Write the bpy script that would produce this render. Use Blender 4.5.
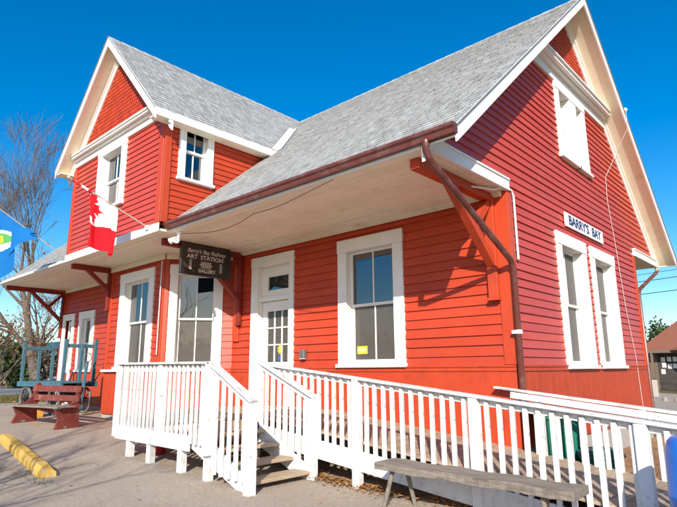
import bpy, bmesh, math, random
from mathutils import Vector, Matrix
R = math.radians
scene = bpy.context.scene
for o in list(bpy.data.objects):
    bpy.data.objects.remove(o)
COL = scene.collection

# ------------------------------------------------------------------ camera
CAM = (3.733, -8.150, 1.62)
YAW, PIT, ROLL, FPX = -0.742629, 0.211505, -0.006842, 540.883
d = Vector((math.cos(PIT) * math.sin(YAW), math.cos(PIT) * math.cos(YAW), math.sin(PIT)))
r0 = Vector((math.cos(YAW), -math.sin(YAW), 0))
u0 = r0.cross(d)
rr = math.cos(ROLL) * r0 + math.sin(ROLL) * u0
uu = -math.sin(ROLL) * r0 + math.cos(ROLL) * u0
cd = bpy.data.cameras.new('camera')
cam = bpy.data.objects.new('camera', cd)
COL.objects.link(cam)
m = Matrix((rr, uu, -d)).transposed().to_4x4()
m.translation = Vector(CAM)
cam.matrix_world = m
cd.sensor_width = 36.0
cd.lens = FPX * 36.0 / 677.0
cd.clip_start = 0.05
cd.clip_end = 3000
scene.camera = cam

# ------------------------------------------------------------------ world, sun, exposure
SUN = Vector((0.74, -1.0, 0.655)).normalized()          # towards the sun
world = bpy.data.worlds.new('World')
scene.world = world
world.use_nodes = True
nt = world.node_tree
nt.nodes.clear()
sky = nt.nodes.new('ShaderNodeTexSky')
sky.sky_type = 'NISHITA'
sky.sun_disc = False
sky.sun_elevation = math.asin(SUN.z)
sky.sun_rotation = math.atan2(SUN.x, SUN.y)
sky.altitude = 300
sky.air_density = 1.0
sky.dust_density = 1.0
sky.ozone_density = 2.5
hs = nt.nodes.new('ShaderNodeHueSaturation')
hs.inputs['Saturation'].default_value = 1.5
hs.inputs['Value'].default_value = 1.0
bg = nt.nodes.new('ShaderNodeBackground')
bg.inputs['Strength'].default_value = 0.145
wo = nt.nodes.new('ShaderNodeOutputWorld')
nt.links.new(sky.outputs[0], hs.inputs['Color'])
nt.links.new(hs.outputs[0], bg.inputs['Color'])
nt.links.new(bg.outputs[0], wo.inputs['Surface'])
ld = bpy.data.lights.new('sun', 'SUN')
ld.energy = 5.0
ld.angle = R(0.53)
ld.color = (1.0, 0.93, 0.83)
sun = bpy.data.objects.new('sun', ld)
COL.objects.link(sun)
sun.rotation_euler = (-SUN).to_track_quat('-Z', 'Y').to_euler()
sun.location = (20, -30, 25)
scene.view_settings.view_transform = 'Standard'
scene.view_settings.look = 'None'
scene.view_settings.exposure = 0.4
scene.view_settings.gamma = 1.0
scene.view_settings.use_curve_mapping = False

# ------------------------------------------------------------------ materials
MATS = {}
def mat(name, col, rough=0.6, var=0.12, scale=6.0, bump=0.0, bscale=40.0, spec=0.4, metal=0.0,
        tone=False, objvar=0.0, dirt=None, dirt_scale=3.0, dirt_lo=0.55, dirt_hi=0.75, stretch=None, trans=0.0, dirt_stretch=None):
    M = bpy.data.materials.new(name)
    M.use_nodes = True
    N = M.node_tree.nodes
    L = M.node_tree.links
    b = N['Principled BSDF']
    b.inputs['Roughness'].default_value = rough
    b.inputs['Specular IOR Level'].default_value = spec
    b.inputs['Metallic'].default_value = metal
    tc = N.new('ShaderNodeTexCoord')
    vec = tc.outputs['Object']
    if stretch:
        mp = N.new('ShaderNodeMapping')
        mp.inputs['Scale'].default_value = stretch
        L.new(vec, mp.inputs['Vector'])
        vec = mp.outputs[0]
    no = N.new('ShaderNodeTexNoise')
    no.inputs['Scale'].default_value = scale
    no.inputs['Detail'].default_value = 6
    no.inputs['Roughness'].default_value = 0.65
    L.new(vec, no.inputs['Vector'])
    mr = N.new('ShaderNodeMapRange')
    mr.inputs['From Min'].default_value = 0.25
    mr.inputs['From Max'].default_value = 0.75
    mr.inputs['To Min'].default_value = 1 - var
    mr.inputs['To Max'].default_value = 1 + var
    L.new(no.outputs['Fac'], mr.inputs['Value'])
    val = mr.outputs[0]
    if objvar:
        oi = N.new('ShaderNodeObjectInfo')
        m2 = N.new('ShaderNodeMapRange')
        m2.inputs['To Min'].default_value = 1 - objvar
        m2.inputs['To Max'].default_value = 1 + objvar
        L.new(oi.outputs['Random'], m2.inputs['Value'])
        mu = N.new('ShaderNodeMath'); mu.operation = 'MULTIPLY'
        L.new(val, mu.inputs[0]); L.new(m2.outputs[0], mu.inputs[1])
        val = mu.outputs[0]
    if tone:
        at = N.new('ShaderNodeAttribute')
        at.attribute_name = 'tone'
        mu = N.new('ShaderNodeMath'); mu.operation = 'MULTIPLY'
        L.new(val, mu.inputs[0]); L.new(at.outputs['Fac'], mu.inputs[1])
        val = mu.outputs[0]
    vm = N.new('ShaderNodeVectorMath'); vm.operation = 'SCALE'
    vm.inputs[0].default_value = col[:3]
    L.new(val, vm.inputs['Scale'])
    out = vm.outputs[0]
    if dirt:
        n2 = N.new('ShaderNodeTexNoise')
        n2.inputs['Scale'].default_value = dirt_scale
        n2.inputs['Detail'].default_value = 8
        n2.inputs['Roughness'].default_value = 0.7
        if dirt_stretch:
            mp2 = N.new('ShaderNodeMapping')
            mp2.inputs['Scale'].default_value = dirt_stretch
            L.new(tc.outputs['Object'], mp2.inputs['Vector'])
            L.new(mp2.outputs[0], n2.inputs['Vector'])
        else:
            L.new(tc.outputs['Object'], n2.inputs['Vector'])
        m3 = N.new('ShaderNodeMapRange')
        m3.inputs['From Min'].default_value = dirt_lo
        m3.inputs['From Max'].default_value = dirt_hi
        L.new(n2.outputs['Fac'], m3.inputs['Value'])
        mx = N.new('ShaderNodeMixRGB')
        mx.inputs['Color2'].default_value = (*dirt, 1)
        L.new(out, mx.inputs['Color1'])
        L.new(m3.outputs[0], mx.inputs['Fac'])
        out = mx.outputs[0]
    L.new(out, b.inputs['Base Color'])
    if bump:
        n4 = N.new('ShaderNodeTexNoise')
        n4.inputs['Scale'].default_value = bscale
        n4.inputs['Detail'].default_value = 5
        L.new(vec, n4.inputs['Vector'])
        bp = N.new('ShaderNodeBump')
        bp.inputs['Strength'].default_value = bump
        bp.inputs['Distance'].default_value = 0.02
        L.new(n4.outputs['Fac'], bp.inputs['Height'])
        L.new(bp.outputs[0], b.inputs['Normal'])
    if trans:
        b.inputs['Transmission Weight'].default_value = 0.0
        tr = N.new('ShaderNodeBsdfTranslucent')
        L.new(out, tr.inputs['Color'])
        ms = N.new('ShaderNodeMixShader')
        ms.inputs[0].default_value = trans
        L.new(b.outputs[0], ms.inputs[1]); L.new(tr.outputs[0], ms.inputs[2])
        L.new(ms.outputs[0], N['Material Output'].inputs['Surface'])
    MATS[name] = M
    return M

mat('red_paint', (0.46, 0.050, 0.0165), 0.46, 0.12, 1.6, 0.12, 60, 0.4, objvar=0.09, dirt=(0.43, 0.060, 0.026), dirt_scale=1.2, dirt_lo=0.52, dirt_hi=0.8)
mat('red_faded', (0.50, 0.063, 0.037), 0.42, 0.10, 1.2, 0.12, 60, 0.45, objvar=0.08, dirt=(0.47, 0.076, 0.050), dirt_scale=1.0, dirt_lo=0.48, dirt_hi=0.75)
mat('red_trim', (0.47, 0.054, 0.016), 0.46, 0.12, 3.0, 0.12, 60, 0.4, dirt=(0.32, 0.042, 0.022), dirt_scale=2.5)
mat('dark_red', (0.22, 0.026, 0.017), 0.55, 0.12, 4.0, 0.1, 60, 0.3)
mat('white_paint', (0.80, 0.78, 0.74), 0.5, 0.05, 3.0, 0.1, 50, 0.35, objvar=0.03, dirt=(0.52, 0.46, 0.39), dirt_scale=5.0, dirt_lo=0.62, dirt_hi=0.85)
mat('rail_white', (0.70, 0.69, 0.68), 0.6, 0.10, 8.0, 0.4, 60, 0.3, objvar=0.07, dirt=(0.42, 0.37, 0.31), dirt_scale=11.0, dirt_lo=0.56, dirt_hi=0.70)
mat('rail_cap', (0.72, 0.71, 0.69), 0.65, 0.10, 10.0, 0.4, 70, 0.3, objvar=0.05, dirt=(0.33, 0.30, 0.28), dirt_scale=6.0, dirt_lo=0.48, dirt_hi=0.66, dirt_stretch=(0.5, 2, 2))
mat('cream_paint', (0.84, 0.785, 0.61), 0.55, 0.07, 2.0, 0.05, 40, 0.3, objvar=0.035, dirt=(0.55, 0.47, 0.34), dirt_scale=2.2, dirt_lo=0.56, dirt_hi=0.8)
mat('shingle', (0.41, 0.415, 0.41), 0.9, 0.10, 5.0, 0.6, 120, 0.2, tone=True)
mat('shingle_base', (0.20, 0.20, 0.20), 0.9, 0.2, 8.0)
mat('scale_red', (0.44, 0.050, 0.018), 0.5, 0.1, 6.0, spec=0.35, tone=True)
mat('flashing', (0.75, 0.74, 0.72), 0.45, 0.05, 4.0, metal=0.1)
mat('gutter', (0.125, 0.032, 0.024), 0.35, 0.25, 6.0, 0.1, 30, 0.5, dirt=(0.22, 0.13, 0.11), dirt_scale=4.0, dirt_lo=0.5, dirt_hi=0.8)
mat('conduit', (0.78, 0.77, 0.75), 0.4, 0.04, 5.0)
mat('concrete', (0.42, 0.38, 0.33), 0.85, 0.15, 8.0, 0.4, 60)
mat('wood_tread', (0.48, 0.36, 0.245), 0.7, 0.22, 5.0, 0.4, 50, 0.25, objvar=0.15, stretch=(6, 1, 6))
mat('wood_plank', (0.40, 0.30, 0.21), 0.75, 0.25, 5.0, 0.4, 50, 0.25, objvar=0.22, stretch=(6, 1, 6))
mat('wood_grey', (0.30, 0.255, 0.205), 0.8, 0.35, 3.0, 0.8, 20, 0.2, stretch=(1.2, 14, 14), dirt=(0.16, 0.13, 0.105), dirt_scale=2.5, dirt_lo=0.5, dirt_hi=0.7, dirt_stretch=(1, 6, 6))
mat('wood_dark', (0.10, 0.075, 0.05), 0.8, 0.2, 4.0)
mat('pavement', (0.42, 0.345, 0.27), 0.9, 0.10, 0.8, 0.5, 90, 0.2, dirt=(0.28, 0.225, 0.175), dirt_scale=26.0, dirt_lo=0.45, dirt_hi=0.7)
mat('soil_grass', (0.17, 0.125, 0.055), 0.95, 0.3, 1.3, 0.8, 40, 0.15, dirt=(0.10, 0.12, 0.03), dirt_scale=1.5, dirt_lo=0.48, dirt_hi=0.62)
mat('earth', (0.36, 0.215, 0.11), 0.95, 0.25, 3.0, 0.8, 40, 0.15, dirt=(0.16, 0.13, 0.05), dirt_scale=2.2, dirt_lo=0.55, dirt_hi=0.68)
mat('grit', (0.30, 0.25, 0.205), 0.9, 0.3, 9.0)
mat('asphalt', (0.23, 0.21, 0.20), 0.9, 0.12, 2.0, 0.3, 80)
mat('black_board', (0.022, 0.018, 0.016), 0.32, 0.3, 3.0, spec=0.6, dirt=(0.07, 0.055, 0.045), dirt_scale=2.0, dirt_lo=0.45, dirt_hi=0.8)
mat('chalk', (0.62, 0.56, 0.48), 0.7, 0.2, 30.0)
mat('sign_white', (0.82, 0.81, 0.79), 0.5, 0.03, 4.0)
mat('sign_navy', (0.012, 0.022, 0.09), 0.5, 0.05, 6.0)
mat('teal_paint', (0.055, 0.145, 0.185), 0.6, 0.2, 6.0, 0.3, 50, 0.3, dirt=(0.17, 0.21, 0.22), dirt_scale=7.0, dirt_lo=0.55, dirt_hi=0.75)
mat('bench_red', (0.18, 0.042, 0.033), 0.7, 0.2, 6.0, 0.4, 50, 0.25, dirt=(0.33, 0.20, 0.17), dirt_scale=8.0, dirt_lo=0.55, dirt_hi=0.75)
mat('iron', (0.03, 0.03, 0.032), 0.5, 0.3, 8.0, metal=0.4)
mat('rubber', (0.045, 0.043, 0.04), 0.8, 0.2, 8.0)
mat('tyre_grey', (0.15, 0.14, 0.13), 0.8, 0.2, 8.0)
mat('wheel_orange', (0.65, 0.30, 0.04), 0.6, 0.1, 5.0)
mat('stop_yellow', (0.60, 0.36, 0.07), 0.85, 0.2, 6.0, 0.5, 40, 0.2, dirt=(0.46, 0.38, 0.27), dirt_scale=9.0, dirt_lo=0.54, dirt_hi=0.64)
mat('barrel_blue', (0.008, 0.17, 0.66), 0.35, 0.06, 4.0, spec=0.5)
mat('bin_green', (0.012, 0.16, 0.095), 0.45, 0.1, 4.0, spec=0.4)
mat('bin_teal', (0.02, 0.10, 0.10), 0.5, 0.1, 4.0, spec=0.4)
mat('plastic_red', (0.5, 0.03, 0.03), 0.4, 0.1, 4.0)
mat('plastic_white', (0.80, 0.79, 0.76), 0.4, 0.04, 5.0)
mat('grey_metal', (0.16, 0.16, 0.165), 0.45, 0.1, 8.0, metal=0.3)
mat('flag_red', (0.72, 0.012, 0.022), 0.75, 0.06, 5.0, spec=0.2, trans=0.3)
mat('flag_white', (0.80, 0.79, 0.80), 0.75, 0.03, 5.0, spec=0.2, trans=0.3)
mat('flag_blue', (0.006, 0.17, 0.50), 0.75, 0.06, 5.0, spec=0.2, trans=0.3)
mat('flag_yellow', (0.62, 0.55, 0.05), 0.75, 0.06, 5.0, spec=0.2, trans=0.3)
mat('flag_green', (0.10, 0.42, 0.12), 0.75, 0.06, 5.0, spec=0.2, trans=0.3)
mat('pole_wood', (0.30, 0.26, 0.21), 0.6, 0.1, 10.0)
mat('bark', (0.15, 0.122, 0.10), 0.9, 0.3, 8.0, 0.6, 30, 0.2, stretch=(3, 3, 0.6))
mat('bark_pale', (0.22, 0.175, 0.14), 0.9, 0.25, 8.0, 0.6, 30, 0.2, stretch=(3, 3, 0.6))
mat('leaf_brown', (0.33, 0.13, 0.05), 0.75, 0.3, 3.0, tone=True, trans=0.3)
mat('leaf_litter', (0.40, 0.20, 0.07), 0.8, 0.3, 3.0, tone=True, trans=0.2)
mat('leaf_green', (0.055, 0.085, 0.022), 0.7, 0.3, 3.0, tone=True, trans=0.3)
mat('leaf_conifer', (0.030, 0.055, 0.022), 0.7, 0.3, 3.0, tone=True, trans=0.2)
mat('leaf_rust', (0.13, 0.085, 0.06), 0.8, 0.3, 3.0, tone=True)
mat('grass_blade', (0.14, 0.135, 0.035), 0.8, 0.3, 3.0, tone=True, trans=0.3)
mat('roof_brown', (0.25, 0.09, 0.05), 0.85, 0.15, 5.0, 0.3, 40)
mat('wall_taupe', (0.16, 0.115, 0.085), 0.8, 0.12, 4.0, 0.2, 40)
mat('paper', (0.78, 0.78, 0.78), 0.7, 0.05, 5.0)
mat('room_dark', (0.055, 0.048, 0.042), 0.9, 0.2, 3.0)
mat('room_dim', (0.16, 0.14, 0.12), 0.9, 0.2, 3.0)
mat('curtain', (0.74, 0.72, 0.68), 0.85, 0.06, 5.0, trans=0.4)
mat('sticker_yellow', (0.75, 0.50, 0.05), 0.6, 0.08, 8.0)
mat('sticker_blue', (0.06, 0.10, 0.45), 0.6, 0.08, 8.0)
mat('wire', (0.03, 0.03, 0.03), 0.6, 0.1, 4.0)
mat('wire_pale', (0.55, 0.53, 0.50), 0.6, 0.1, 4.0)
mat('hills', (0.05, 0.06, 0.03), 0.95, 0.3, 0.2)

def glass_mat(name, tint, ior):
    M = bpy.data.materials.new(name); M.use_nodes = True
    N = M.node_tree.nodes; L = M.node_tree.links
    N.remove(N['Principled BSDF'])
    fr = N.new('ShaderNodeFresnel'); fr.inputs['IOR'].default_value = ior
    tc = N.new('ShaderNodeTexCoord')
    no = N.new('ShaderNodeTexNoise'); no.inputs['Scale'].default_value = 1.6; no.inputs['Detail'].default_value = 1
    L.new(tc.outputs['Object'], no.inputs['Vector'])
    bp = N.new('ShaderNodeBump'); bp.inputs['Strength'].default_value = 0.12; bp.inputs['Distance'].default_value = 0.02
    L.new(no.outputs['Fac'], bp.inputs['Height'])
    gl = N.new('ShaderNodeBsdfGlossy'); gl.inputs['Roughness'].default_value = 0.015
    gl.inputs['Color'].default_value = (0.95, 0.97, 1, 1)
    L.new(bp.outputs[0], gl.inputs['Normal'])
    tr = N.new('ShaderNodeBsdfTransparent'); tr.inputs['Color'].default_value = (*tint, 1)
    mx = N.new('ShaderNodeMixShader')
    L.new(fr.outputs[0], mx.inputs[0]); L.new(tr.outputs[0], mx.inputs[1]); L.new(gl.outputs[0], mx.inputs[2])
    L.new(mx.outputs[0], N['Material Output'].inputs['Surface'])
    MATS[name] = M
glass_mat('glass', (0.70, 0.74, 0.76), 2.5)
glass_mat('glass_dim', (0.62, 0.66, 0.70), 1.65)
glass_mat('glass_screen', (0.60, 0.58, 0.55), 1.5)
# the lower sashes carry insect screens: a grey mesh that is half open
gm = MATS['glass_screen'].node_tree
dfs = gm.nodes.new('ShaderNodeBsdfDiffuse'); dfs.inputs['Color'].default_value = (0.17, 0.155, 0.14, 1)
ms_ = gm.nodes.new('ShaderNodeMixShader'); ms_.inputs[0].default_value = 0.5
old = gm.nodes['Material Output'].inputs['Surface'].links[0].from_socket
gm.links.new(old, ms_.inputs[1]); gm.links.new(dfs.outputs[0], ms_.inputs[2])
gm.links.new(ms_.outputs[0], gm.nodes['Material Output'].inputs['Surface'])
# cracks in the pavement
def add_cracks(name):
    T = MATS[name].node_tree; N = T.nodes; L = T.links
    b = N['Principled BSDF']; src = b.inputs['Base Color'].links[0].from_socket
    tc = N.new('ShaderNodeTexCoord')
    nz = N.new('ShaderNodeTexNoise'); nz.inputs['Scale'].default_value = 1.3; nz.inputs['Detail'].default_value = 6
    L.new(tc.outputs['Object'], nz.inputs['Vector'])
    mxv = N.new('ShaderNodeMixRGB'); mxv.inputs[0].default_value = 0.35
    L.new(tc.outputs['Object'], mxv.inputs[1]); L.new(nz.outputs['Color'], mxv.inputs[2])
    vo = N.new('ShaderNodeTexVoronoi'); vo.feature = 'DISTANCE_TO_EDGE'; vo.inputs['Scale'].default_value = 0.42
    L.new(mxv.outputs[0], vo.inputs['Vector'])
    mr = N.new('ShaderNodeMapRange'); mr.inputs['From Min'].default_value = 0.002; mr.inputs['From Max'].default_value = 0.009
    mr.inputs['To Min'].default_value = 0.6; mr.inputs['To Max'].default_value = 0.0
    L.new(vo.outputs['Distance'], mr.inputs['Value'])
    n2 = N.new('ShaderNodeTexNoise'); n2.inputs['Scale'].default_value = 0.5; n2.inputs['Detail'].default_value = 3
    L.new(tc.outputs['Object'], n2.inputs['Vector'])
    m2 = N.new('ShaderNodeMapRange'); m2.inputs['From Min'].default_value = 0.45; m2.inputs['From Max'].default_value = 0.6
    L.new(n2.outputs['Fac'], m2.inputs['Value'])
    mu = N.new('ShaderNodeMath'); mu.operation = 'MULTIPLY'; L.new(mr.outputs[0], mu.inputs[0]); L.new(m2.outputs[0], mu.inputs[1])
    c = N.new('ShaderNodeMixRGB'); c.inputs['Color2'].default_value = (0.12, 0.095, 0.075, 1)
    L.new(src, c.inputs['Color1']); L.new(mu.outputs[0], c.inputs['Fac'])
    n3 = N.new('ShaderNodeTexNoise'); n3.inputs['Scale'].default_value = 0.9; n3.inputs['Detail'].default_value = 5; n3.inputs['Roughness'].default_value = 0.7
    L.new(tc.outputs['Object'], n3.inputs['Vector'])
    m3 = N.new('ShaderNodeMapRange'); m3.inputs['From Min'].default_value = 0.5; m3.inputs['From Max'].default_value = 0.72; m3.inputs['To Max'].default_value = 0.45
    L.new(n3.outputs['Fac'], m3.inputs['Value'])
    c2 = N.new('ShaderNodeMixRGB'); c2.inputs['Color2'].default_value = (0.33, 0.235, 0.16, 1)
    L.new(c.outputs[0], c2.inputs['Color1']); L.new(m3.outputs[0], c2.inputs['Fac'])
    L.new(c2.outputs[0], b.inputs['Base Color'])
add_cracks('pavement')

# ------------------------------------------------------------------ helpers
def tag(o, label=None, cat=None, group=None, kind=None):
    if label: o['label'] = label
    if cat: o['category'] = cat
    if group: o['group'] = group
    if kind: o['kind'] = kind
    return o

def thing(name, label, cat, loc=(0, 0, 0), group=None):
    o = bpy.data.objects.new(name, None)
    o.empty_display_size = 0.2
    COL.objects.link(o)
    o.location = loc
    o['loc'] = tuple(loc)
    tag(o, label, cat, group)
    return o

def base_of(p):
    """world offset of a parent chain (only translations are used while building)"""
    v = Vector((0, 0, 0))
    while p is not None:
        v += Vector(p.location)
        p = p.parent
    return v

def link(name, me, parent=None, loc=None):
    o = bpy.data.objects.new(name, me)
    COL.objects.link(o)
    if parent is not None:
        o.parent = parent
        o.location = (Vector(loc) if loc is not None else Vector((0, 0, 0))) - base_of(parent)
    elif loc is not None:
        o.location = loc
    return o

class MB:
    def __init__(self):
        self.v = []; self.f = []; self.mi = []; self.tone = []
    def add(self, vs, fs, mi=0, tone=1.0):
        n = len(self.v)
        self.v += [tuple(p) for p in vs]
        for f in fs:
            self.f.append(tuple(i + n for i in f)); self.mi.append(mi); self.tone.append(tone)
    def hexa(self, c, mi=0, tone=1.0):
        self.add(c, [(0, 1, 2, 3), (7, 6, 5, 4), (0, 4, 5, 1), (1, 5, 6, 2), (2, 6, 7, 3), (3, 7, 4, 0)], mi, tone)
    def box(self, a, b, mi=0, tone=1.0):
        (x0, y0, z0), (x1, y1, z1) = a, b
        self.hexa([(x0, y0, z0), (x1, y0, z0), (x1, y1, z0), (x0, y1, z0), (x0, y0, z1), (x1, y0, z1), (x1, y1, z1), (x0, y1, z1)], mi, tone)
    def beam(self, a, b, w, h, up=(0, 0, 1), mi=0):
        a = Vector(a); b = Vector(b); t = (b - a).normalized()
        s = t.cross(Vector(up))
        if s.length < 1e-4: s = t.cross(Vector((0, 1, 0)))
        s.normalize(); n = s.cross(t).normalized()
        s = s * w / 2; n = n * h / 2
        self.hexa([a - s - n, a + s - n, a + s + n, a - s + n, b - s - n, b + s - n, b + s + n, b - s + n], mi)
    def prism(self, poly, off, mi=0, tone=1.0):
        off = Vector(off); n = len(poly)
        vs = [Vector(p) for p in poly] + [Vector(p) + off for p in poly]
        fs = [tuple(range(n)), tuple(range(2 * n - 1, n - 1, -1))] + [(i, (i + 1) % n, (i + 1) % n + n, i + n) for i in range(n)]
        self.add(vs, fs, mi, tone)
    def tube(self, path, rad, n=8, mi=0, caps=True, tone=1.0):
        path = [Vector(p) for p in path]
        if not isinstance(rad, (list, tuple)): rad = [rad] * len(path)
        base = len(self.v); ref = None
        for i, p in enumerate(path):
            t = (path[min(i + 1, len(path) - 1)] - path[max(i - 1, 0)])
            if t.length < 1e-9: t = Vector((0, 0, 1))
            t.normalize()
            if ref is None:
                ref = t.cross(Vector((0.31, 0.17, 0.93)))
                if ref.length < 0.1: ref = t.cross(Vector((1, 0, 0)))
            ref = (ref - t * ref.dot(t)).normalized(); bi = t.cross(ref)
            for k in range(n):
                a = 2 * math.pi * k / n
                self.v.append(tuple(p + rad[i] * (math.cos(a) * ref + math.sin(a) * bi)))
        for i in range(len(path) - 1):
            for k in range(n):
                a = base + i * n + k; b = base + i * n + (k + 1) % n
                self.f.append((a, b, b + n, a + n)); self.mi.append(mi); self.tone.append(tone)
        if caps:
            self.f.append(tuple(base + k for k in range(n - 1, -1, -1))); self.mi.append(mi); self.tone.append(tone)
            e = base + (len(path) - 1) * n
            self.f.append(tuple(e + k for k in range(n))); self.mi.append(mi); self.tone.append(tone)
    def lathe(self, prof, c, n=24, axis=(0, 0, 1), mi=0):
        ax = Vector(axis).normalized()
        s = ax.cross(Vector((0.3, 0.9, 0.1))).normalized(); t = ax.cross(s)
        base = len(self.v); c = Vector(c)
        for (r, h) in prof:
            for k in range(n):
                a = 2 * math.pi * k / n
                self.v.append(tuple(c + ax * h + r * (math.cos(a) * s + math.sin(a) * t)))
        for i in range(len(prof) - 1):
            for k in range(n):
                a = base + i * n + k; b = base + i * n + (k + 1) % n
                self.f.append((a, b, b + n, a + n)); self.mi.append(mi); self.tone.append(1.0)
        self.f.append(tuple(base + k for k in range(n - 1, -1, -1))); self.mi.append(mi); self.tone.append(1.0)
        e = base + (len(prof) - 1) * n
        self.f.append(tuple(e + k for k in range(n))); self.mi.append(mi); self.tone.append(1.0)
    def mesh(self, name, mats, bevel=0.0, smooth=False, recalc=True):
        me = bpy.data.meshes.new(name)
        me.from_pydata(self.v, [], self.f)
        if isinstance(mats, str): mats = [mats]
        for k in mats: me.materials.append(MATS[k])
        if any(self.mi): me.polygons.foreach_set('material_index', self.mi)
        if any(t != 1.0 for t in self.tone):
            at = me.attributes.new('tone', 'FLOAT', 'FACE')
            at.data.foreach_set('value', self.tone)
        elif any(k in ('shingle', 'scale_red') or k.startswith('leaf') or k == 'grass_blade' for k in mats):
            at = me.attributes.new('tone', 'FLOAT', 'FACE')
            at.data.foreach_set('value', self.tone)
        if recalc or bevel:
            bm = bmesh.new(); bm.from_mesh(me)
            bmesh.ops.recalc_face_normals(bm, faces=bm.faces)
            if bevel:
                es = [e for e in bm.edges if len(e.link_faces) == 2 and e.calc_face_angle(0) > 0.6]
                bmesh.ops.bevel(bm, geom=es, offset=bevel, segments=1, affect='EDGES', clamp_overlap=True)
            bm.to_mesh(me); bm.free()
        if smooth:
            me.polygons.foreach_set('use_smooth', [True] * len(me.polygons))
            me.set_sharp_from_angle(angle=R(45))
        me.update()
        return me
    def build(self, name, mats, parent=None, bevel=0.0, smooth=False, recalc=True, loc=None):
        me = self.mesh(name, mats, bevel, smooth, recalc)
        return link(name, me, parent, loc)

class Face:
    """a vertical plane: u to the right as seen from outside, z up, n outwards"""
    def __init__(self, p, U):
        self.p = Vector((p[0], p[1], 0)); self.U = Vector((U[0], U[1], 0)).normalized()
        self.N = self.U.cross(Vector((0, 0, 1)))
    def __call__(self, u, z, n=0.0):
        return self.p + self.U * u + self.N * n + Vector((0, 0, z))
    def box(self, mb, u0, u1, z0, z1, n0, n1, mi=0):
        F = self
        mb.hexa([F(u0, z0, n0), F(u1, z0, n0), F(u1, z0, n1), F(u0, z0, n1), F(u0, z1, n0), F(u1, z1, n0), F(u1, z1, n1), F(u0, z1, n1)], mi)
    def clap(self, mb, z0, h, ub0, ut0, ub1, ut1, nb=0.036, ntop=0.006, tone=1.0, n_in=0.0):
        F = self
        mb.hexa([F(ub0, z0, n_in), F(ub1, z0, n_in), F(ub1, z0, nb), F(ub0, z0, nb), F(ut0, z0 + h, n_in), F(ut1, z0 + h, n_in), F(ut1, z0 + h, ntop), F(ut0, z0 + h, ntop)], 0, tone)

def subtract(a, b, cuts):
    segs = [(a, b)]
    for c0, c1 in cuts:
        out = []
        for s0, s1 in segs:
            if c1 <= s0 or c0 >= s1: out.append((s0, s1)); continue
            if c0 > s0: out.append((s0, c0))
            if c1 < s1: out.append((c1, s1))
        segs = out
    return [s for s in segs if s[1] - s[0] > 0.03]

EXPO = 0.165
rng = random.Random(7)
def siding(F, name, parent, z0, z1, lim0, lim1, openings, individual=True, expo=EXPO, matn='red_paint', wall_name='wall'):
    """lim0(z), lim1(z): the u limits; openings: outer casing rectangles. Returns the wall part."""
    wall = MB(); pieces = []
    z = z0
    while z < z1 - 0.01:
        h = min(expo, z1 - z)
        cuts = [(o[0] + 0.1, o[1] - 0.1) for o in openings if o[2] + 0.08 < z + h and o[3] - 0.1 > z]
        a0, a1 = lim0(z), lim0(z + h); b0, b1 = lim1(z), lim1(z + h)
        lo, hi = min(a0, a1), max(b0, b1)
        for s0, s1 in subtract(lo, hi, cuts):
            ub0, ut0 = (a0, a1) if s0 == lo else (s0, s0)
            ub1, ut1 = (b0, b1) if s1 == hi else (s1, s1)
            if ut1 - ut0 < 0.02: ut0 = ut1 = (ut0 + ut1) / 2; ut1 += 0.01
            pieces.append((z, h + 0.004, ub0, ut0, ub1, ut1))
            wall.hexa([F(ub0, z, -0.1), F(ub1, z, -0.1), F(ub1, z, -0.001), F(ub0, z, -0.001), F(ut0, z + h, -0.1), F(ut1, z + h, -0.1), F(ut1, z + h, -0.001), F(ut0, z + h, -0.001)])
        z += expo
    w = wall.build(wall_name, matn, parent)
    if individual:
        for (z, h, a, b_, c, e) in pieces:
            # long courses are made of several boards with tight butt joints
            lo_, hi_ = max(a, b_), min(c, e)
            js = []
            if hi_ - lo_ > 3.2:
                js = [lo_ + (hi_ - lo_) * rng.uniform(0.25, 0.75)]
            ends = [(a, b_)] + [(q, q) for q in js] + [(c, e)]
            for k in range(len(ends) - 1):
                mb = MB(); j = rng.uniform(-0.004, 0.004); g = 0.0012
                q0, q1 = ends[k], ends[k + 1]
                g0 = g if k else 0; g1 = g if k + 2 < len(ends) else 0
                F.clap(mb, z + rng.uniform(-0.004, 0.004), h, q0[0] + g0, q0[1] + g0, q1[0] - g1, q1[1] - g1, nb=(0.030 if expo < 0.15 else 0.036) + j, n_in=0.001)
                mb.build('clapboard', matn, w)
    else:
        mb = MB()
        for (z, h, a, b_, c, e) in pieces:
            F.clap(mb, z, h, a, b_, c, e, nb=0.030, n_in=0.001)
        o = mb.build('clapboards', matn, w)
        o['kind'] = 'stuff'
    return w

# ------------------------------------------------------------------ ground
def gz(x, y=0.0):
    if x >= -2.4: return max(-0.02 * (x + 2.4), -0.16)
    return min(-0.045 * (x + 2.4), 0.477)

def sheet(name, xs, ys, dz, matn, kind='structure', jitter=0.0):
    mb = MB(); nx, ny = len(xs), len(ys)
    vs = [(x, y, gz(x, y) + dz) for y in ys for x in xs]
    fs = [(j * nx + i, j * nx + i + 1, (j + 1) * nx + i + 1, (j + 1) * nx + i) for j in range(ny - 1) for i in range(nx - 1)]
    mb.add(vs, fs)
    o = mb.build(name, matn, recalc=False)
    if kind: o['kind'] = kind
    return o
def frange(a, b, s):
    n = max(1, int(round((b - a) / s))); return [a + (b - a) * i / n for i in range(n + 1)]
KX = [-13.0, -2.4, 5.6]
def span(a, b):
    return sorted(set([a, b] + [k for k in KX if a < k < b]))
sheet('ground', [-900, -300, -60, -13.0, -2.4, 5.6, 60, 300, 900], [-900, -200, -40, 0, 40, 200, 900], -0.02, 'soil_grass')
sheet('pavement', span(-19.5, 14), [-17, -0.02], 0.0, 'pavement')
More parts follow.
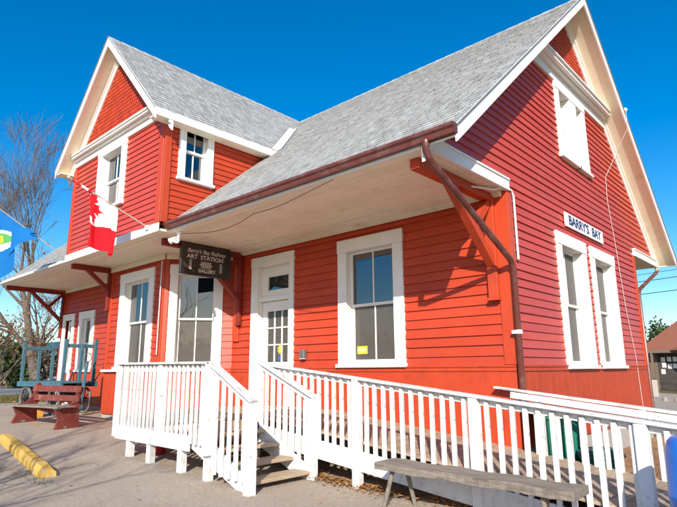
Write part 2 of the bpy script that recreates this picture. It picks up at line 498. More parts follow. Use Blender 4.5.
sheet('earth_bed', span(-0.2, 8.0), [-0.02, 16], -0.006, 'earth')
sheet('yard', span(-14, 20), [16, 30], -0.004, 'pavement')
sheet('road', [-46, -27], [-120, 160], 0.0, 'asphalt')

# ------------------------------------------------------------------ the station
ST = thing('station_building', 'red clapboard railway station with grey shingle roofs and white trim', 'building', (-8.0, 3.0, 0.3))
D = 7.334
FR = Face((0, 0), (1, 0))          # track side wall (u = x)
GA = Face((0, 0), (0, 1))          # right gable end (u = y)
BAYF = Face((0, -1.3), (1, 0))     # bay front (u = x)
bA, bB = Vector((-8.4, -1.3)), Vector((-7.3, 0.0))
BAYR = Face(bA, (bB - bA))
BAYRL = (bB - bA).length
bC, bD = Vector((-12.15, -0.45)), Vector((-11.3, -1.3))
BAYL = Face(bC, (bD - bC)); BAYLL = (bD - bC).length
LW = Face((0, -0.45), (1, 0))      # left wing wall
CGF = Face((0, -2.6), (1, 0))      # cross gable front (u = x)
CGS = Face((-6.48, 0), (0, 1))     # cross gable right cheek (u = y)
SOF = 4.50
S_MAIN = 0.866
EAVE_Y, EAVE_Z = -2.41, 4.68
RIDGE_Y, RIDGE_Z = 3.667, 9.94
XL, XR = -16.9, 0.51
CX, CS, CHW = -8.85, 1.07, 2.68
def zmain(y): return EAVE_Z + S_MAIN * (min(y, 2 * RIDGE_Y - y) - EAVE_Y)
def zcross(x): return 9.93 - CS * abs(x - CX)

# --- windows
def window(F, u0, u1, z0, z1, cw=0.22, hd=0.24, recess=0.13, cols=2, curtain=None, parent=None, upper='glass', lower='glass_screen', name='window', room='room_dark', sill=True, case_n=0.058):
    c = MB()
    F.box(c, u0, u0 + cw, z0 + 0.07, z1 - hd, 0.0, case_n)
    F.box(c, u1 - cw, u1, z0 + 0.07, z1 - hd, 0.0, case_n)
    F.box(c, u0 - 0.012, u1 + 0.012, z1 - hd, z1, 0.0, case_n + 0.008)
    w = c.build(name, 'white_paint', parent, bevel=0.006)
    if sill:
        s = MB(); F.box(s, u0 - 0.03, u1 + 0.03, z0, z0 + 0.07, 0.0, case_n + 0.05)
        s.build('sill', 'white_paint', w, bevel=0.006)
    a0, a1, b0, b1 = u0 + cw, u1 - cw, z0 + 0.07, z1 - hd
    j = MB(); t = 0.03
    F.box(j, a0 - t, a0 - 0.002, b0, b1, -recess - 0.06, -0.001)
    F.box(j, a1 + 0.002, a1 + t, b0, b1, -recess - 0.06, -0.001)
    F.box(j, a0 - t, a1 + t, b1 + 0.002, b1 + t, -recess - 0.06, -0.001)
    F.box(j, a0 - t, a1 + t, b0 - t, b0 - 0.002, -recess - 0.06, -0.001)
    j.build('jamb', 'white_paint', w)
    mid = (b0 + b1) / 2 + 0.02
    for (q0, q1, n1, gl) in ((mid - 0.02, b1, -recess + 0.04, upper), (b0, mid + 0.025, -recess, lower)):
        s = MB(); fr = 0.055; nn = n1 - 0.036
        F.box(s, a0, a0 + fr, q0, q1, nn, n1); F.box(s, a1 - fr, a1, q0, q1, nn, n1)
        F.box(s, a0 + fr, a1 - fr, q1 - fr * 0.9, q1, nn, n1); F.box(s, a0 + fr, a1 - fr, q0, q0 + fr * (1.5 if q0 == b0 else 0.9), nn, n1)
        zt, zb = q1 - fr * 0.9, q0 + fr * (1.5 if q0 == b0 else 0.9)
        cwid = (a1 - a0 - 2 * fr) / cols
        for k in range(1, cols):
            uk = a0 + fr + cwid * k
            F.box(s, uk - 0.013, uk + 0.013, zb, zt, nn, n1 - 0.004)
        s.build('sash', 'white_paint', w)
        for k in range(cols):
            p = MB(); F.box(p, a0 + fr + cwid * k + 0.005, a0 + fr + cwid * (k + 1) - 0.005, zb, zt, nn + 0.012, nn + 0.017)
            p.build('pane', gl, w)
    rm = MB(); e = 0.10; n0, n1 = -recess - 0.07, -recess - 0.9
    q = [F(a0 - e, b0 - e, n0), F(a1 + e, b0 - e, n0), F(a1 + e, b1 + e, n0), F(a0 - e, b1 + e, n0), F(a0 - e, b0 - e, n1), F(a1 + e, b0 - e, n1), F(a1 + e, b1 + e, n1), F(a0 - e, b1 + e, n1)]
    rm.add(q, [(4, 5, 6, 7), (0, 4, 5, 1), (1, 5, 6, 2), (2, 6, 7, 3), (3, 7, 4, 0)])
    rm.build('room_recess', room, w)
    if curtain:
        for (f0, f1, g0, g1) in curtain:
            cu = MB(); n = 24; n_ = -recess - 0.2
            x0_, x1_ = a0 + (a1 - a0) * f0, a0 + (a1 - a0) * f1
            y0_, y1_ = b0 + (b1 - b0) * g0, b0 + (b1 - b0) * g1
            top = [F(x0_ + (x1_ - x0_) * i / n, y1_, n_ + 0.02 * math.sin(i * 1.7)) for i in range(n + 1)]
            bot = [F(x0_ + (x1_ - x0_) * i / n, y0_, n_ + 0.03 * math.sin(i * 1.7 + 0.3)) for i in range(n + 1)]
            cu.add(bot + top, [(i, i + 1, i + n + 2, i + n + 1) for i in range(n)])
            cu.build('curtain', 'curtain', w, smooth=True, recalc=False)
    return w

BAND = 1.60
# openings (outer casing)
W1 = (-3.73, -2.085, 1.655, 4.235)
DR = (-6.56, -5.07, 0.85, 4.27)
G1 = (1.96, 3.55, 1.60, 4.185)
G2 = (3.84, 5.46, 1.60, 4.185)
GU = (2.65, 4.44, 5.87, 7.60)
BF = (-10.67, -8.85, 1.66, 4.215)
BR = (0.13, 1.43, 1.66, 4.215)

# --- walls with clapboards
siding(FR, 'front', ST, BAND + 0.06, SOF - 0.01, lambda z: -7.3, lambda z: -0.20, [W1, DR], True)
def g_lo(z): return 0.09 if z < SOF - 0.001 else max(-2.30, (z - 0.20 - EAVE_Z) / S_MAIN + EAVE_Y)
def g_hi(z): return D - 0.09 if z < SOF - 0.001 else D - max(-2.30, (z - 0.20 - EAVE_Z) / S_MAIN + EAVE_Y)
# main gable: below and above the eave return
siding(GA, 'gable', ST, BAND + 0.06, 4.60, lambda z: 0.09, lambda z: D - 0.09, [G1, G2], True, expo=0.14, matn='red_faded')
ghi0 = SOF
def gl2(z): return max(-2.30, (z + 0.24 - EAVE_Z) / S_MAIN + EAVE_Y)
siding(GA, 'gable', ST, 4.60, 7.62, gl2, lambda z: D - gl2(z), [GU], True, expo=0.14, matn='red_faded', wall_name='gable_wall')
siding(BAYF, 'bay', ST, BAND + 0.06, SOF - 0.01, lambda z: -11.3 + 0.04, lambda z: -8.4 - 0.10, [BF], False, wall_name='bay_wall')
siding(BAYR, 'bay', ST, BAND + 0.06, SOF - 0.01, lambda z: 0.10, lambda z: BAYRL, [BR], False, wall_name='bay_wall')
siding(BAYL, 'bay', ST, BAND + 0.06, SOF - 0.01, lambda z: 0.0, lambda z: BAYLL - 0.04, [], False, wall_name='bay_wall')
L1 = (-16.75, -15.75, 0.55, 3.60); L2 = (-15.35, -14.15, 1.60, 3.60)
siding(LW, 'left', ST, BAND + 0.06, SOF - 0.01, lambda z: -16.80, lambda z: -12.15, [L1, L2], False, wall_name='wing_wall')
CW = (-9.70, -8.18, 5.45, 7.13)
siding(CGF, 'cross', ST, 4.66, 7.12, lambda z: -11.2 + 0.06, lambda z: -6.48 - 0.10, [CW], False, expo=0.133, matn='red_faded', wall_name='cross_gable_wall')
SW = (-2.26, -1.36, 5.72, 7.24)
def cheek_hi(z): return (z + 0.10 - EAVE_Z) / S_MAIN + EAVE_Y
siding(CGS, 'cheek', ST, 4.66, 7.26, lambda z: -2.6 + 0.10, lambda z: max(cheek_hi(z), -2.45), [SW], False, expo=0.133, wall_name='cheek_wall')
CGL = Face((-11.2, 0), (0, -1))
siding(CGL, 'cheek', ST, 4.66, 7.26, lambda z: -max(cheek_hi(z), -2.45), lambda z: 2.6 - 0.05, [], False, wall_name='cheek_wall')
# far end and back wall
FE = Face((-16.82, 0), (0, -1))
siding(FE, 'end', ST, 0.6, 9.5, lambda z: -(D - (gl2(z) if z > SOF else 0)), lambda z: (0.45 if z <= SOF else -gl2(z)), [], False, wall_name='end_wall')
BK = Face((0, D), (-1, 0))
siding(BK, 'back', ST, 0.4, SOF, lambda z: 0.0, lambda z: 16.8, [], False, wall_name='back_wall')

# --- skirts, water table, foundations
def skirt(F, u0, u1, zb, board=0.28, cuts=()):
    sk = MB(); F.box(sk, u0, u1, zb, BAND - 0.02, -0.1, 0.004)
    for s0, s1 in [(u0, u1)]: pass
    w = sk.build('skirt', 'red_trim', ST)
    n = max(1, int(round((u1 - u0) / board))); bw = (u1 - u0) / n
    for i in range(n):
        a, b_ = u0 + bw * i + 0.002, u0 + bw * (i + 1) - 0.002
        for s0, s1 in subtract(a, b_, cuts):
            p = MB(); F.box(p, s0, s1, zb + 0.01, BAND - 0.02, 0.005, 0.03 + rng.uniform(0, 0.004))
            p.build('skirt_board', 'red_trim', w, bevel=0.003)
    for s0, s1 in subtract(u0 - 0.0, u1, cuts):
        t = MB(); F.box(t, s0, s1, BAND - 0.02, BAND + 0.055, 0.0, 0.05); F.box(t, s0, s1, BAND + 0.045, BAND + 0.075, 0.0, 0.066)
        t.build('water_table', 'red_trim', w)
    f = MB(); F.box(f, u0, u1, zb - 0.9, zb, -0.25, -0.01)
    f.build('foundation', 'concrete', ST)
skirt(FR, -7.3, -0.01, 0.42, cuts=[(DR[0], DR[1])])
skirt(GA, 0.0, D, 0.42)
skirt(BAYF, -11.3, -8.4, 0.50); skirt(BAYR, 0.0, BAYRL, 0.50); skirt(BAYL, 0, BAYLL, 0.50)
skirt(LW, -16.8, -12.15, 0.56, cuts=[(L1[0], L1[1])])

# --- corner boards
def cboard(F, u0, u1, z0, z1, n=0.045):
    c = MB(); F.box(c, u0, u1, z0, z1, 0.0, n); return c.build('corner_board', 'red_trim', ST, bevel=0.004)
cboard(FR, -0.20, 0.045, BAND + 0.08, SOF - 0.01); cboard(GA, 0.0, 0.12, BAND + 0.08, SOF - 0.0)
cboard(GA, D - 0.12, D + 0.04, BAND + 0.08, SOF)
cboard(BAYF, -8.52, -8.38, BAND + 0.08, SOF - 0.02); cboard(BAYR, 0.0, 0.11, BAND + 0.08, SOF - 0.02)
cboard(BAYF, -11.3, -11.16, BAND + 0.08, SOF - 0.02)
cboard(LW, -16.84, -16.70, 0.56, SOF - 0.02, 0.05)
cboard(CGF, -6.62, -6.435, 4.68, 7.10); cboard(CGS, -2.6, -2.44, 4.70, 7.26)
cboard(CGF, -11.24, -11.08, 4.68, 7.10)
cboard(FR, -7.24, -7.02, 2.30, SOF - 0.02, 0.07)

# --- windows
window(FR, *W1, cw=0.235, hd=0.26, parent=ST, room='room_dark', curtain=[(0.0, 0.10, 0, 1), (0.93, 1, 0, 1)])
window(GA, *G1, cw=0.235, hd=0.25, recess=0.16, parent=ST, room='room_dim', curtain=[(0.04, 0.52, 0.5, 1), (0.30, 0.55, 0.0, 0.5), (0.6, 0.97, 0.0, 1)], upper='glass_screen')
window(GA, *G2, cw=0.235, hd=0.25, recess=0.16, parent=ST, room='room_dim', curtain=[(0.04, 0.5, 0.5, 1), (0.35, 0.6, 0, 0.5), (0.6, 0.97, 0.0, 1)], upper='glass_screen')
um = (GU[0] + GU[1]) / 2
window(GA, GU[0], um + 0.11, GU[2], GU[3] + 0.05, cw=0.20, hd=0.20, recess=0.16, parent=ST, cols=1, room='room_dim', curtain=[(0.0, 0.95, 0.05, 1)])
window(GA, um + 0.112, GU[1], GU[2], GU[3] + 0.05, cw=0.20, hd=0.20, recess=0.16, parent=ST, cols=1, room='room_dim', curtain=[(0.0, 0.95, 0.05, 1)])
window(BAYF, *BF, cw=0.26, hd=0.26, parent=ST, recess=0.15, room='room_dim', curtain=[(0.0, 0.16, 0, 1)])
window(BAYR, *BR, upper='glass_dim', cw=0.20, hd=0.26, parent=ST, recess=0.12, room='room_dark', curtain=[(0.0, 0.07, 0.0, 1)])
window(CGF, *CW, cw=0.24, hd=0.16, parent=ST, recess=0.14, lower='glass', curtain=[(0.05, 0.3, 0, 1)])
window(CGS, *SW, cw=0.17, hd=0.12, parent=ST, recess=0.10, lower='glass')
window(LW, *L2, cw=0.26, hd=0.26, parent=ST, recess=0.12, cols=1, room='room_dim', curtain=[(0.6, 1.0, 0, 1)])
# bay sill shelf running round the bay
sb = MB(); BAYF.box(sb, -11.34, -8.36, 1.60, 1.665, 0.07, 0.12); sb.build('sill_shelf', 'white_paint', ST, bevel=0.006)
sb = MB(); BAYR.box(sb, -0.03, BAYRL - 0.2, 1.60, 1.665, 0.07, 0.12); sb.build('sill_shelf', 'white_paint', ST, bevel=0.006)

# --- entrance door with transom
def door_unit():
    F = FR; u0, u1, z0, z1 = DR; cw = 0.22
    c = MB()
    F.box(c, u0, u0 + cw + 0.02, z0 + 0.005, z1 - 0.25, 0, 0.06); F.box(c, u1 - 0.16, u1, z0 + 0.005, z1 - 0.25, 0, 0.06)
    F.box(c, u0 - 0.012, u1 + 0.012, z1 - 0.25, z1, 0, 0.068)
    dc = c.build('door_casing', 'white_paint', ST, bevel=0.006)
    a0, a1 = u0 + cw + 0.02, u1 - 0.16
    j = MB()
    F.box(j, a0 - 0.03, a0 - 0.002, z0, z1 - 0.25, -0.2, -0.001); F.box(j, a1 + 0.002, a1 + 0.03, z0, z1 - 0.25, -0.2, -0.001)
    F.box(j, a0, a1, 3.20, 3.29, -0.19, -0.02); F.box(j, a0 - 0.03, a1 + 0.03, z1 - 0.248, z1 - 0.22, -0.2, -0.001)
    j.build('door_frame', 'white_paint', dc)
    t = MB(); tu0, tu1, tz0, tz1 = a0 + 0.20, a1 - 0.10, 3.46, 3.78
    F.box(t, a0, tu0, 3.29, z1 - 0.25, -0.15, -0.10); F.box(t, tu1, a1, 3.29, z1 - 0.25, -0.15, -0.10)
    F.box(t, tu0, tu1, tz1, z1 - 0.25, -0.15, -0.10); F.box(t, tu0, tu1, 3.29, tz0, -0.15, -0.10)
    t.build('transom_panel', 'white_paint', dc)
    p = MB(); F.box(p, tu0, tu1, tz0, tz1, -0.135, -0.13); p.build('transom_pane', 'glass', dc)
    k = MB(); F.box(k, a0, a1, 3.0, z1, -0.35, -0.3); k.build('transom_backing', 'room_dark', dc)
    # leaf with nine panes
    l0, l1, y0, y1 = a0 + 0.012, a1 - 0.012, z0 + 0.02, 3.19
    gu0, gu1, gz0, gz1 = l0 + 0.17, l1 - 0.13, 1.80, 2.96
    lf = MB(); n0, n1 = -0.16, -0.11
    F.box(lf, l0, gu0, y0, y1, n0, n1); F.box(lf, gu1, l1, y0, y1, n0, n1)
    F.box(lf, gu0, gu1, gz1, y1, n0, n1); F.box(lf, gu0, gu1, y0, gz0, n0, n1)
    for i in (1, 2):
        uk = gu0 + (gu1 - gu0) * i / 3; F.box(lf, uk - 0.016, uk + 0.016, gz0, gz1, n0, n1 - 0.004)
        zk = gz0 + (gz1 - gz0) * i / 3; F.box(lf, gu0, gu1, zk - 0.016, zk + 0.016, n0 + 0.002, n1 - 0.006)
    F.box(lf, gu0 - 0.02, gu1 + 0.02, 1.05, 1.62, n1 - 0.002, n1 + 0.012)
    leaf = lf.build('door', 'white_paint', ST, bevel=0.003)
    leaf['label'] = 'white door leaf with nine small panes'
    for i in range(3):
        for k_ in range(3):
            p = MB()
            F.box(p, gu0 + (gu1 - gu0) * i / 3 + 0.017, gu0 + (gu1 - gu0) * (i + 1) / 3 - 0.017, gz0 + (gz1 - gz0) * k_ / 3 + 0.017, gz0 + (gz1 - gz0) * (k_ + 1) / 3 - 0.017, -0.14, -0.136)
            p.build('pane', 'glass_screen', leaf)
    k = MB(); F.box(k, a0, a1, z0, 3.25, -0.45, -0.40); k.build('room_recess', 'room_dark', leaf)
    h = MB(); c_ = F(l0 + 0.075, 1.78, n1 + 0.05)
    h.lathe([(0.012, -0.05), (0.012, -0.02), (0.032, -0.012), (0.036, 0.006), (0.022, 0.02)], c_, 12, (0, -1, 0)); h.build('door_knob', 'grey_metal', leaf, smooth=True)
    # sunflower sticker: petals round a disc on the lower middle pane
    s = MB(); cu = gu0 + (gu1 - gu0) * 0.58; cz = gz0 + (gz1 - gz0) * 0.24
    poly = [F(cu + (0.105 if i % 2 == 0 else 0.06) * math.cos(i * math.pi / 9), cz + (0.105 if i % 2 == 0 else 0.06) * math.sin(i * math.pi / 9) * 1.2, -0.1345) for i in range(18)]
    s.prism(poly, (0, -0.002, 0)); s.build('flower_sticker', 'sticker_yellow', leaf)
    s = MB(); F.box(s, cu - 0.045, cu + 0.03, gz0 + 0.02, gz0 + 0.15, -0.1355, -0.1348); s.build('sticker', 'sticker_blue', leaf)
door_unit()
# left wing door
ld_ = MB()
LW.box(ld_, L1[0], L1[0] + 0.2, L1[2], L1[3] - 0.22, 0, 0.055); LW.box(ld_, L1[1] - 0.2, L1[1], L1[2], L1[3] - 0.22, 0, 0.055); LW.box(ld_, L1[0], L1[1], L1[3] - 0.22, L1[3], 0, 0.06)
lc = ld_.build('door_casing', 'white_paint', ST, bevel=0.005)
ll = MB(); LW.box(ll, L1[0] + 0.2, L1[1] - 0.2, L1[2], 1.9, -0.14, -0.09); LW.box(ll, L1[0] + 0.2, L1[0] + 0.3, 1.9, L1[3] - 0.22, -0.14, -0.09); LW.box(ll, L1[1] - 0.3, L1[1] - 0.2, 1.9, L1[3] - 0.22, -0.14, -0.09); LW.box(ll, L1[0] + 0.3, L1[1] - 0.3, 3.2, L1[3] - 0.22, -0.14, -0.09)
lo = ll.build('door', 'white_paint', ST, bevel=0.004)
p = MB(); LW.box(p, L1[0] + 0.3, L1[1] - 0.3, 1.9, 3.2, -0.125, -0.12); p.build('pane', 'glass_screen', lo)
p = MB(); LW.box(p, L1[0] + 0.2, L1[1] - 0.2, L1[2], L1[3], -0.2, -0.16); p.build('room_recess', 'room_dim', lo)

# --- soffit of the platform canopy
so = MB()
so.box((XL + 0.02, -2.42, SOF), (-0.005, -0.0, SOF + 0.05))
so.box((XL + 0.02, -2.62, SOF + 0.001), (-6.46, -2.42, SOF + 0.049))
soffit = so.build('soffit', 'cream_paint', ST)
# boards of the soffit (long, tight joints) and the trim along the walls
nb = 12
for i in range(nb):
    y0_ = -2.40 + (2.40 - 0.02) * i / nb; y1_ = -2.40 + (2.40 - 0.02) * (i + 1) / nb
    b_ = MB(); b_.box((XL + 0.03, y0_ + 0.002, SOF - 0.012 - rng.uniform(0, 0.002)), (-0.012, y1_ - 0.002, SOF - 0.001))
    b_.build('soffit_board', 'cream_paint', soffit)
fz = MB(); FR.box(fz, -7.35, -0.05, SOF - 0.10, SOF - 0.014, 0.04, 0.07); FR.box(fz, -7.35, -0.05, SOF - 0.075, SOF - 0.0145, 0.0705, 0.13); FR.box(fz, -7.0, -0.05, SOF - 0.035, SOF - 0.015, 0.131, 0.46)
fz.build('frieze_moulding', 'cream_paint', ST, bevel=0.006)
fz = MB(); BAYF.box(fz, -11.36, -8.36, SOF - 0.16, SOF - 0.014, 0.04, 0.09); fz.build('frieze_moulding', 'cream_paint', ST, bevel=0.006)
fz = MB(); BAYR.box(fz, 0.02, BAYRL - 0.05, SOF - 0.16, SOF - 0.0142, 0.04, 0.09); fz.build('frieze_moulding', 'cream_paint', ST, bevel=0.006)
fz = MB(); LW.box(fz, -16.7, -12.15, SOF - 0.12, SOF - 0.0144, 0.04, 0.08); fz.build('frieze_moulding', 'cream_paint', ST, bevel=0.006)
# eave return boards at the gable ends
for (a, b_) in ((-2.41, 0.02), (D - 0.02, D + 2.41)):
    e = MB(); GA.box(e, a, b_, SOF - 0.02, SOF + 0.17, 0.0, 0.075); GA.box(e, a, b_, SOF + 0.15, SOF + 0.19, 0.0, 0.095)
    e.build('eave_return', 'white_paint', ST, bevel=0.006)
so2 = MB(); so2.box((XL + 0.02, D + 0.0, SOF), (-0.005, D + 2.42, SOF + 0.05)); so2.build('soffit', 'cream_paint', ST)

# --- roofs
def roof_slab(name, pts, off, parent=None):
    mb = MB(); mb.prism(pts, off); return mb.build(name, 'shingle_base', parent)
rt = 0.13
RF = MB()
RF.prism([(XL, EAVE_Y, EAVE_Z), (XR, EAVE_Y, EAVE_Z), (XR, RIDGE_Y, RIDGE_Z), (XL, RIDGE_Y, RIDGE_Z)], (0, 0, -rt))
RF.prism([(XL, D - EAVE_Y, EAVE_Z), (XR, D - EAVE_Y, EAVE_Z), (XR, RIDGE_Y + 0.0005, RIDGE_Z), (XL, RIDGE_Y + 0.0005, RIDGE_Z)], (0, 0, -rt))
roof = RF.build('roof', 'shingle_base', ST)
CR = MB()
yv = lambda x: (zcross(x) - EAVE_Z) / S_MAIN + EAVE_Y
YF = -3.0
for sgn in (1, -1):
    xe = CX + sgn * CHW
    ye = yv(xe)
    CR.prism([(xe, YF, zcross(xe)), (CX, YF, zcross(CX)), (CX, RIDGE_Y, zcross(CX)), (xe, ye + 0.05, zcross(xe))], (0, 0, -rt))
croof = CR.build('roof', 'shingle_base', ST)
croof['label'] = 'steep cross gable roof with grey shingles'

def shingles(mb, o, U, V, N, ulen, vlen, keep, expo=0.14, tab=0.17, seed=1, th=0.017, light=1.0):
    rg = random.Random(seed)
    o = Vector(o); U = Vector(U).normalized(); V = Vector(V).normalized(); N = Vector(N).normalized()
    rows = int(vlen / expo) + 1
    for r_ in range(rows):
        v0 = r_ * expo; v1 = min(v0 + expo * 1.04, vlen)
        if v1 - v0 < 0.02: continue
        off = rg.uniform(0, tab)
        k = -1
        while True:
            a = max(0, k * tab + off); b_ = min(ulen, (k + 1) * tab + off); k += 1
            if a >= ulen: break
            if b_ - a < 0.02: continue
            c = o + U * ((a + b_) / 2) + V * ((v0 + v1) / 2)
            if not keep(c): continue
            t = th * rg.uniform(0.8, 1.25); g = 0.004; j = rg.uniform(-0.004, 0.004)
            p = [o + U * (a + g) + V * (v0 + j) + N * t, o + U * (b_ - g) + V * (v0 + j) + N * t, o + U * (b_ - g) + V * v1 + N * 0.003, o + U * (a + g) + V * v1 + N * 0.003,
                 o + U * (a + g) + V * (v0 + j), o + U * (b_ - g) + V * (v0 + j)]
            tone = light * rg.choice((0.84, 0.94, 0.99, 1.02, 1.06, 1.12)) * rg.uniform(0.95, 1.05)
            mb.add(p, [(0, 1, 2, 3), (4, 5, 1, 0)], 0, tone)

sv = Vector((0, RIDGE_Y - EAVE_Y, RIDGE_Z - EAVE_Z)); svl = sv.length; svn = sv.normalized()
nrm = Vector((1, 0, 0)).cross(svn)
def keep_main(c):
    if abs(c.x - CX) < CHW - 0.2 and c.z < zcross(c.x) - 0.02: return False
    if -11.15 < c.x < -6.5 and c.z < 7.1: return False
    return True
mb = MB(); shingles(mb, Vector((XL, EAVE_Y, EAVE_Z)) - svn * 0.03, (1, 0, 0), svn, nrm, XR - XL, svl + 0.03, keep_main, seed=3)
s_ = mb.build('shingles', 'shingle', roof, recalc=False); s_['kind'] = 'stuff'
bv = Vector((0, -(RIDGE_Y - EAVE_Y), RIDGE_Z - EAVE_Z)).normalized()
mb = MB(); shingles(mb, Vector((XR, D - EAVE_Y, EAVE_Z)) - bv * 0.03, (-1, 0, 0), bv, Vector((0, 0.66, 0.75)), XR - XL, svl + 0.03, lambda c: True, seed=4, expo=0.29, tab=0.6)
s_ = mb.build('shingles', 'shingle', roof, recalc=False); s_['kind'] = 'stuff'
rc = MB()
for i in range(int((XR - XL) / 0.3)):
    x = XL + 0.3 * i
    rc.add([(x, RIDGE_Y - 0.14, RIDGE_Z - 0.105), (x + 0.29, RIDGE_Y - 0.14, RIDGE_Z - 0.11), (x + 0.29, RIDGE_Y, RIDGE_Z + 0.018), (x, RIDGE_Y, RIDGE_Z + 0.03), (x, RIDGE_Y + 0.14, RIDGE_Z - 0.105), (x + 0.29, RIDGE_Y + 0.14, RIDGE_Z - 0.11)], [(0, 1, 2, 3), (3, 2, 5, 4)], 0, rng.uniform(0.8, 1.15))
rc.build('ridge_cap', 'shingle', roof, recalc=False)
for sgn in (1, -1):
    xe = CX + sgn * CHW
    v = Vector((-sgn * CHW, 0, zcross(CX) - zcross(xe))); vl = v.length; v.normalize()
    o_ = Vector((xe, YF, zcross(xe))) - v * 0.03
    nn = Vector((sgn * CS, 0, 1))
    def keep_c(c): return c.z > zmain(c.y) - 0.02 or c.y < -2.4
    mb = MB(); shingles(mb, o_, (0, 1, 0), v, nn, RIDGE_Y - YF, vl + 0.03, keep_c, seed=5 + sgn)
    s_ = mb.build('shingles', 'shingle', croof, recalc=False); s_['kind'] = 'stuff'
rc = MB(); y = YF; zc_ = zcross(CX)
while y < RIDGE_Y - 0.2:
    rc.add([(CX - 0.13, y, zc_ - 0.12), (CX - 0.13, y + 0.29, zc_ - 0.125), (CX, y + 0.29, zc_ + 0.018), (CX, y, zc_ + 0.03), (CX + 0.13, y, zc_ - 0.12), (CX + 0.13, y + 0.29, zc_ - 0.125)], [(0, 1, 2, 3), (3, 2, 5, 4)], 0, rng.uniform(0.8, 1.15)); y += 0.3
rc.build('ridge_cap', 'shingle', croof, recalc=False)
# valley flashing (right valley shows)
for sgn in (1, -1):
    xe = CX + sgn * CHW
    P0 = Vector((xe, yv(xe), zcross(xe) + 0.03)); P1 = Vector((CX + sgn * 0.9, yv(CX + sgn * 0.9), zcross(CX + sgn * 0.9) + 0.03))
    vf = MB(); t = (P1 - P0); wv = Vector((sgn * 0.10, 0.0, 0)); wy = Vector((0, -0.10, 0))
    vf.add([P0, P1, P1 + Vector((sgn * 0.17, 0, 0.012)), P0 + Vector((sgn * 0.17, 0, 0.012)), P0 + Vector((0, -0.17, 0.012)), P1 + Vector((0, -0.17, 0.012))], [(0, 1, 2, 3), (0, 1, 5, 4)])
    vf.build('valley_flashing', 'flashing', croof, recalc=False)

# rake boards and rake soffits, main roof, both ends
def rake(pe, pr, ox, depth_dir, bh, bt, sofw, fr_h, parent, end=0.0):
    """board along a sloping roof edge from eave point pe to ridge point pr; depth_dir points outwards from the wall"""
    pe = Vector(pe); pr = Vector(pr); dd = Vector(depth_dir)
    b = MB()
    q = [pe + Vector((0, 0, 0.012)), pr + Vector((0, 0, 0.012)), pr - Vector((0, 0, bh)), pe - Vector((0, 0, bh))]
    b.prism([p + dd * 0.002 for p in q], dd * bt)
    rb = b.build('rake_board', 'white_paint', parent)
    c = MB()
    q = [pe - Vector((0, 0, 0.001)), pr - Vector((0, 0, 0.001)), pr - Vector((0, 0, -0.016)), pe - Vector((0, 0, -0.016))]
    c.prism([p + dd * (bt + 0.003) for p in q], dd * 0.02)
    c.build('drip_edge', 'shingle_base', rb)
    s = MB()
    q = [pe - Vector((0, 0, rt + 0.002)), pr - Vector((0, 0, rt + 0.002)), pr - Vector((0, 0, rt + 0.03)), pe - Vector((0, 0, rt + 0.03))]
    s.prism(q, -dd * sofw)
    s.build('rake_soffit', 'cream_paint', rb)
    f = MB()
    q = [pe - Vector((0, 0, rt + 0.031)), pr - Vector((0, 0, rt + 0.031)), pr - Vector((0, 0, rt + 0.031 + fr_h)), pe - Vector((0, 0, rt + 0.031 + fr_h))]
    f.prism([p - dd * (sofw - 0.001) for p in q], dd * 0.05)
    q2 = [pe - Vector((0, 0, rt + 0.031)), pr - Vector((0, 0, rt + 0.031)), pr - Vector((0, 0, rt + 0.10)), pe - Vector((0, 0, rt + 0.10))]
    f.prism([p - dd * (sofw - 0.052) for p in q2], dd * 0.05)
    f.build('rake_frieze', 'white_paint', rb)
rake((XR, EAVE_Y - 0.03, EAVE_Z - 0.026), (XR, RIDGE_Y, RIDGE_Z), 0, (1, 0, 0), 0.225, 0.03, XR - 0.0, 0.20, roof)
rake((XR, D - EAVE_Y + 0.03, EAVE_Z - 0.026), (XR, RIDGE_Y, RIDGE_Z), 0, (1, 0, 0), 0.225, 0.03, XR - 0.0, 0.20, roof)
rake((XL, EAVE_Y - 0.03, EAVE_Z - 0.026), (XL, RIDGE_Y, RIDGE_Z), 0, (-1, 0, 0), 0.225, 0.03, 0.07, 0.12, roof)
for sgn in (1, -1):
    xe = CX + sgn * (CHW + 0.02)
    rake((xe, YF, zcross(xe)), (CX, YF, zcross(CX)), 0, (0, -1, 0), 0.24, 0.03, 0.40, 0.22, croof)
    # eave fascia, soffit and frieze along the cheeks
    e = MB(); xo = CX + sgn * CHW; ze = zcross(xo)
    a, b_ = sorted((xo + sgn * 0.001, xo + sgn * 0.03)); yend = yv(xo) + 0.02
    e.box((a, YF - 0.03, ze - 0.17), (b_, yend, ze - 0.0))
    e.build('eave_fascia', 'white_paint', croof)
    e = MB(); wx = -6.48 if sgn > 0 else -11.2
    a, b_ = sorted((wx + sgn * 0.04, xo)); e.box((a, YF + 0.001, ze - 0.168), (b_, yend, ze - 0.14)); e.build('eave_soffit', 'cream_paint', croof)
    e = MB(); a, b_ = sorted((wx + sgn * 0.001, wx + sgn * 0.075)); e.box((a, -2.66, 7.24 - 0.02), (b_, yend, ze - 0.169 + 0.18)); e.build('eave_frieze', 'white_paint', croof)

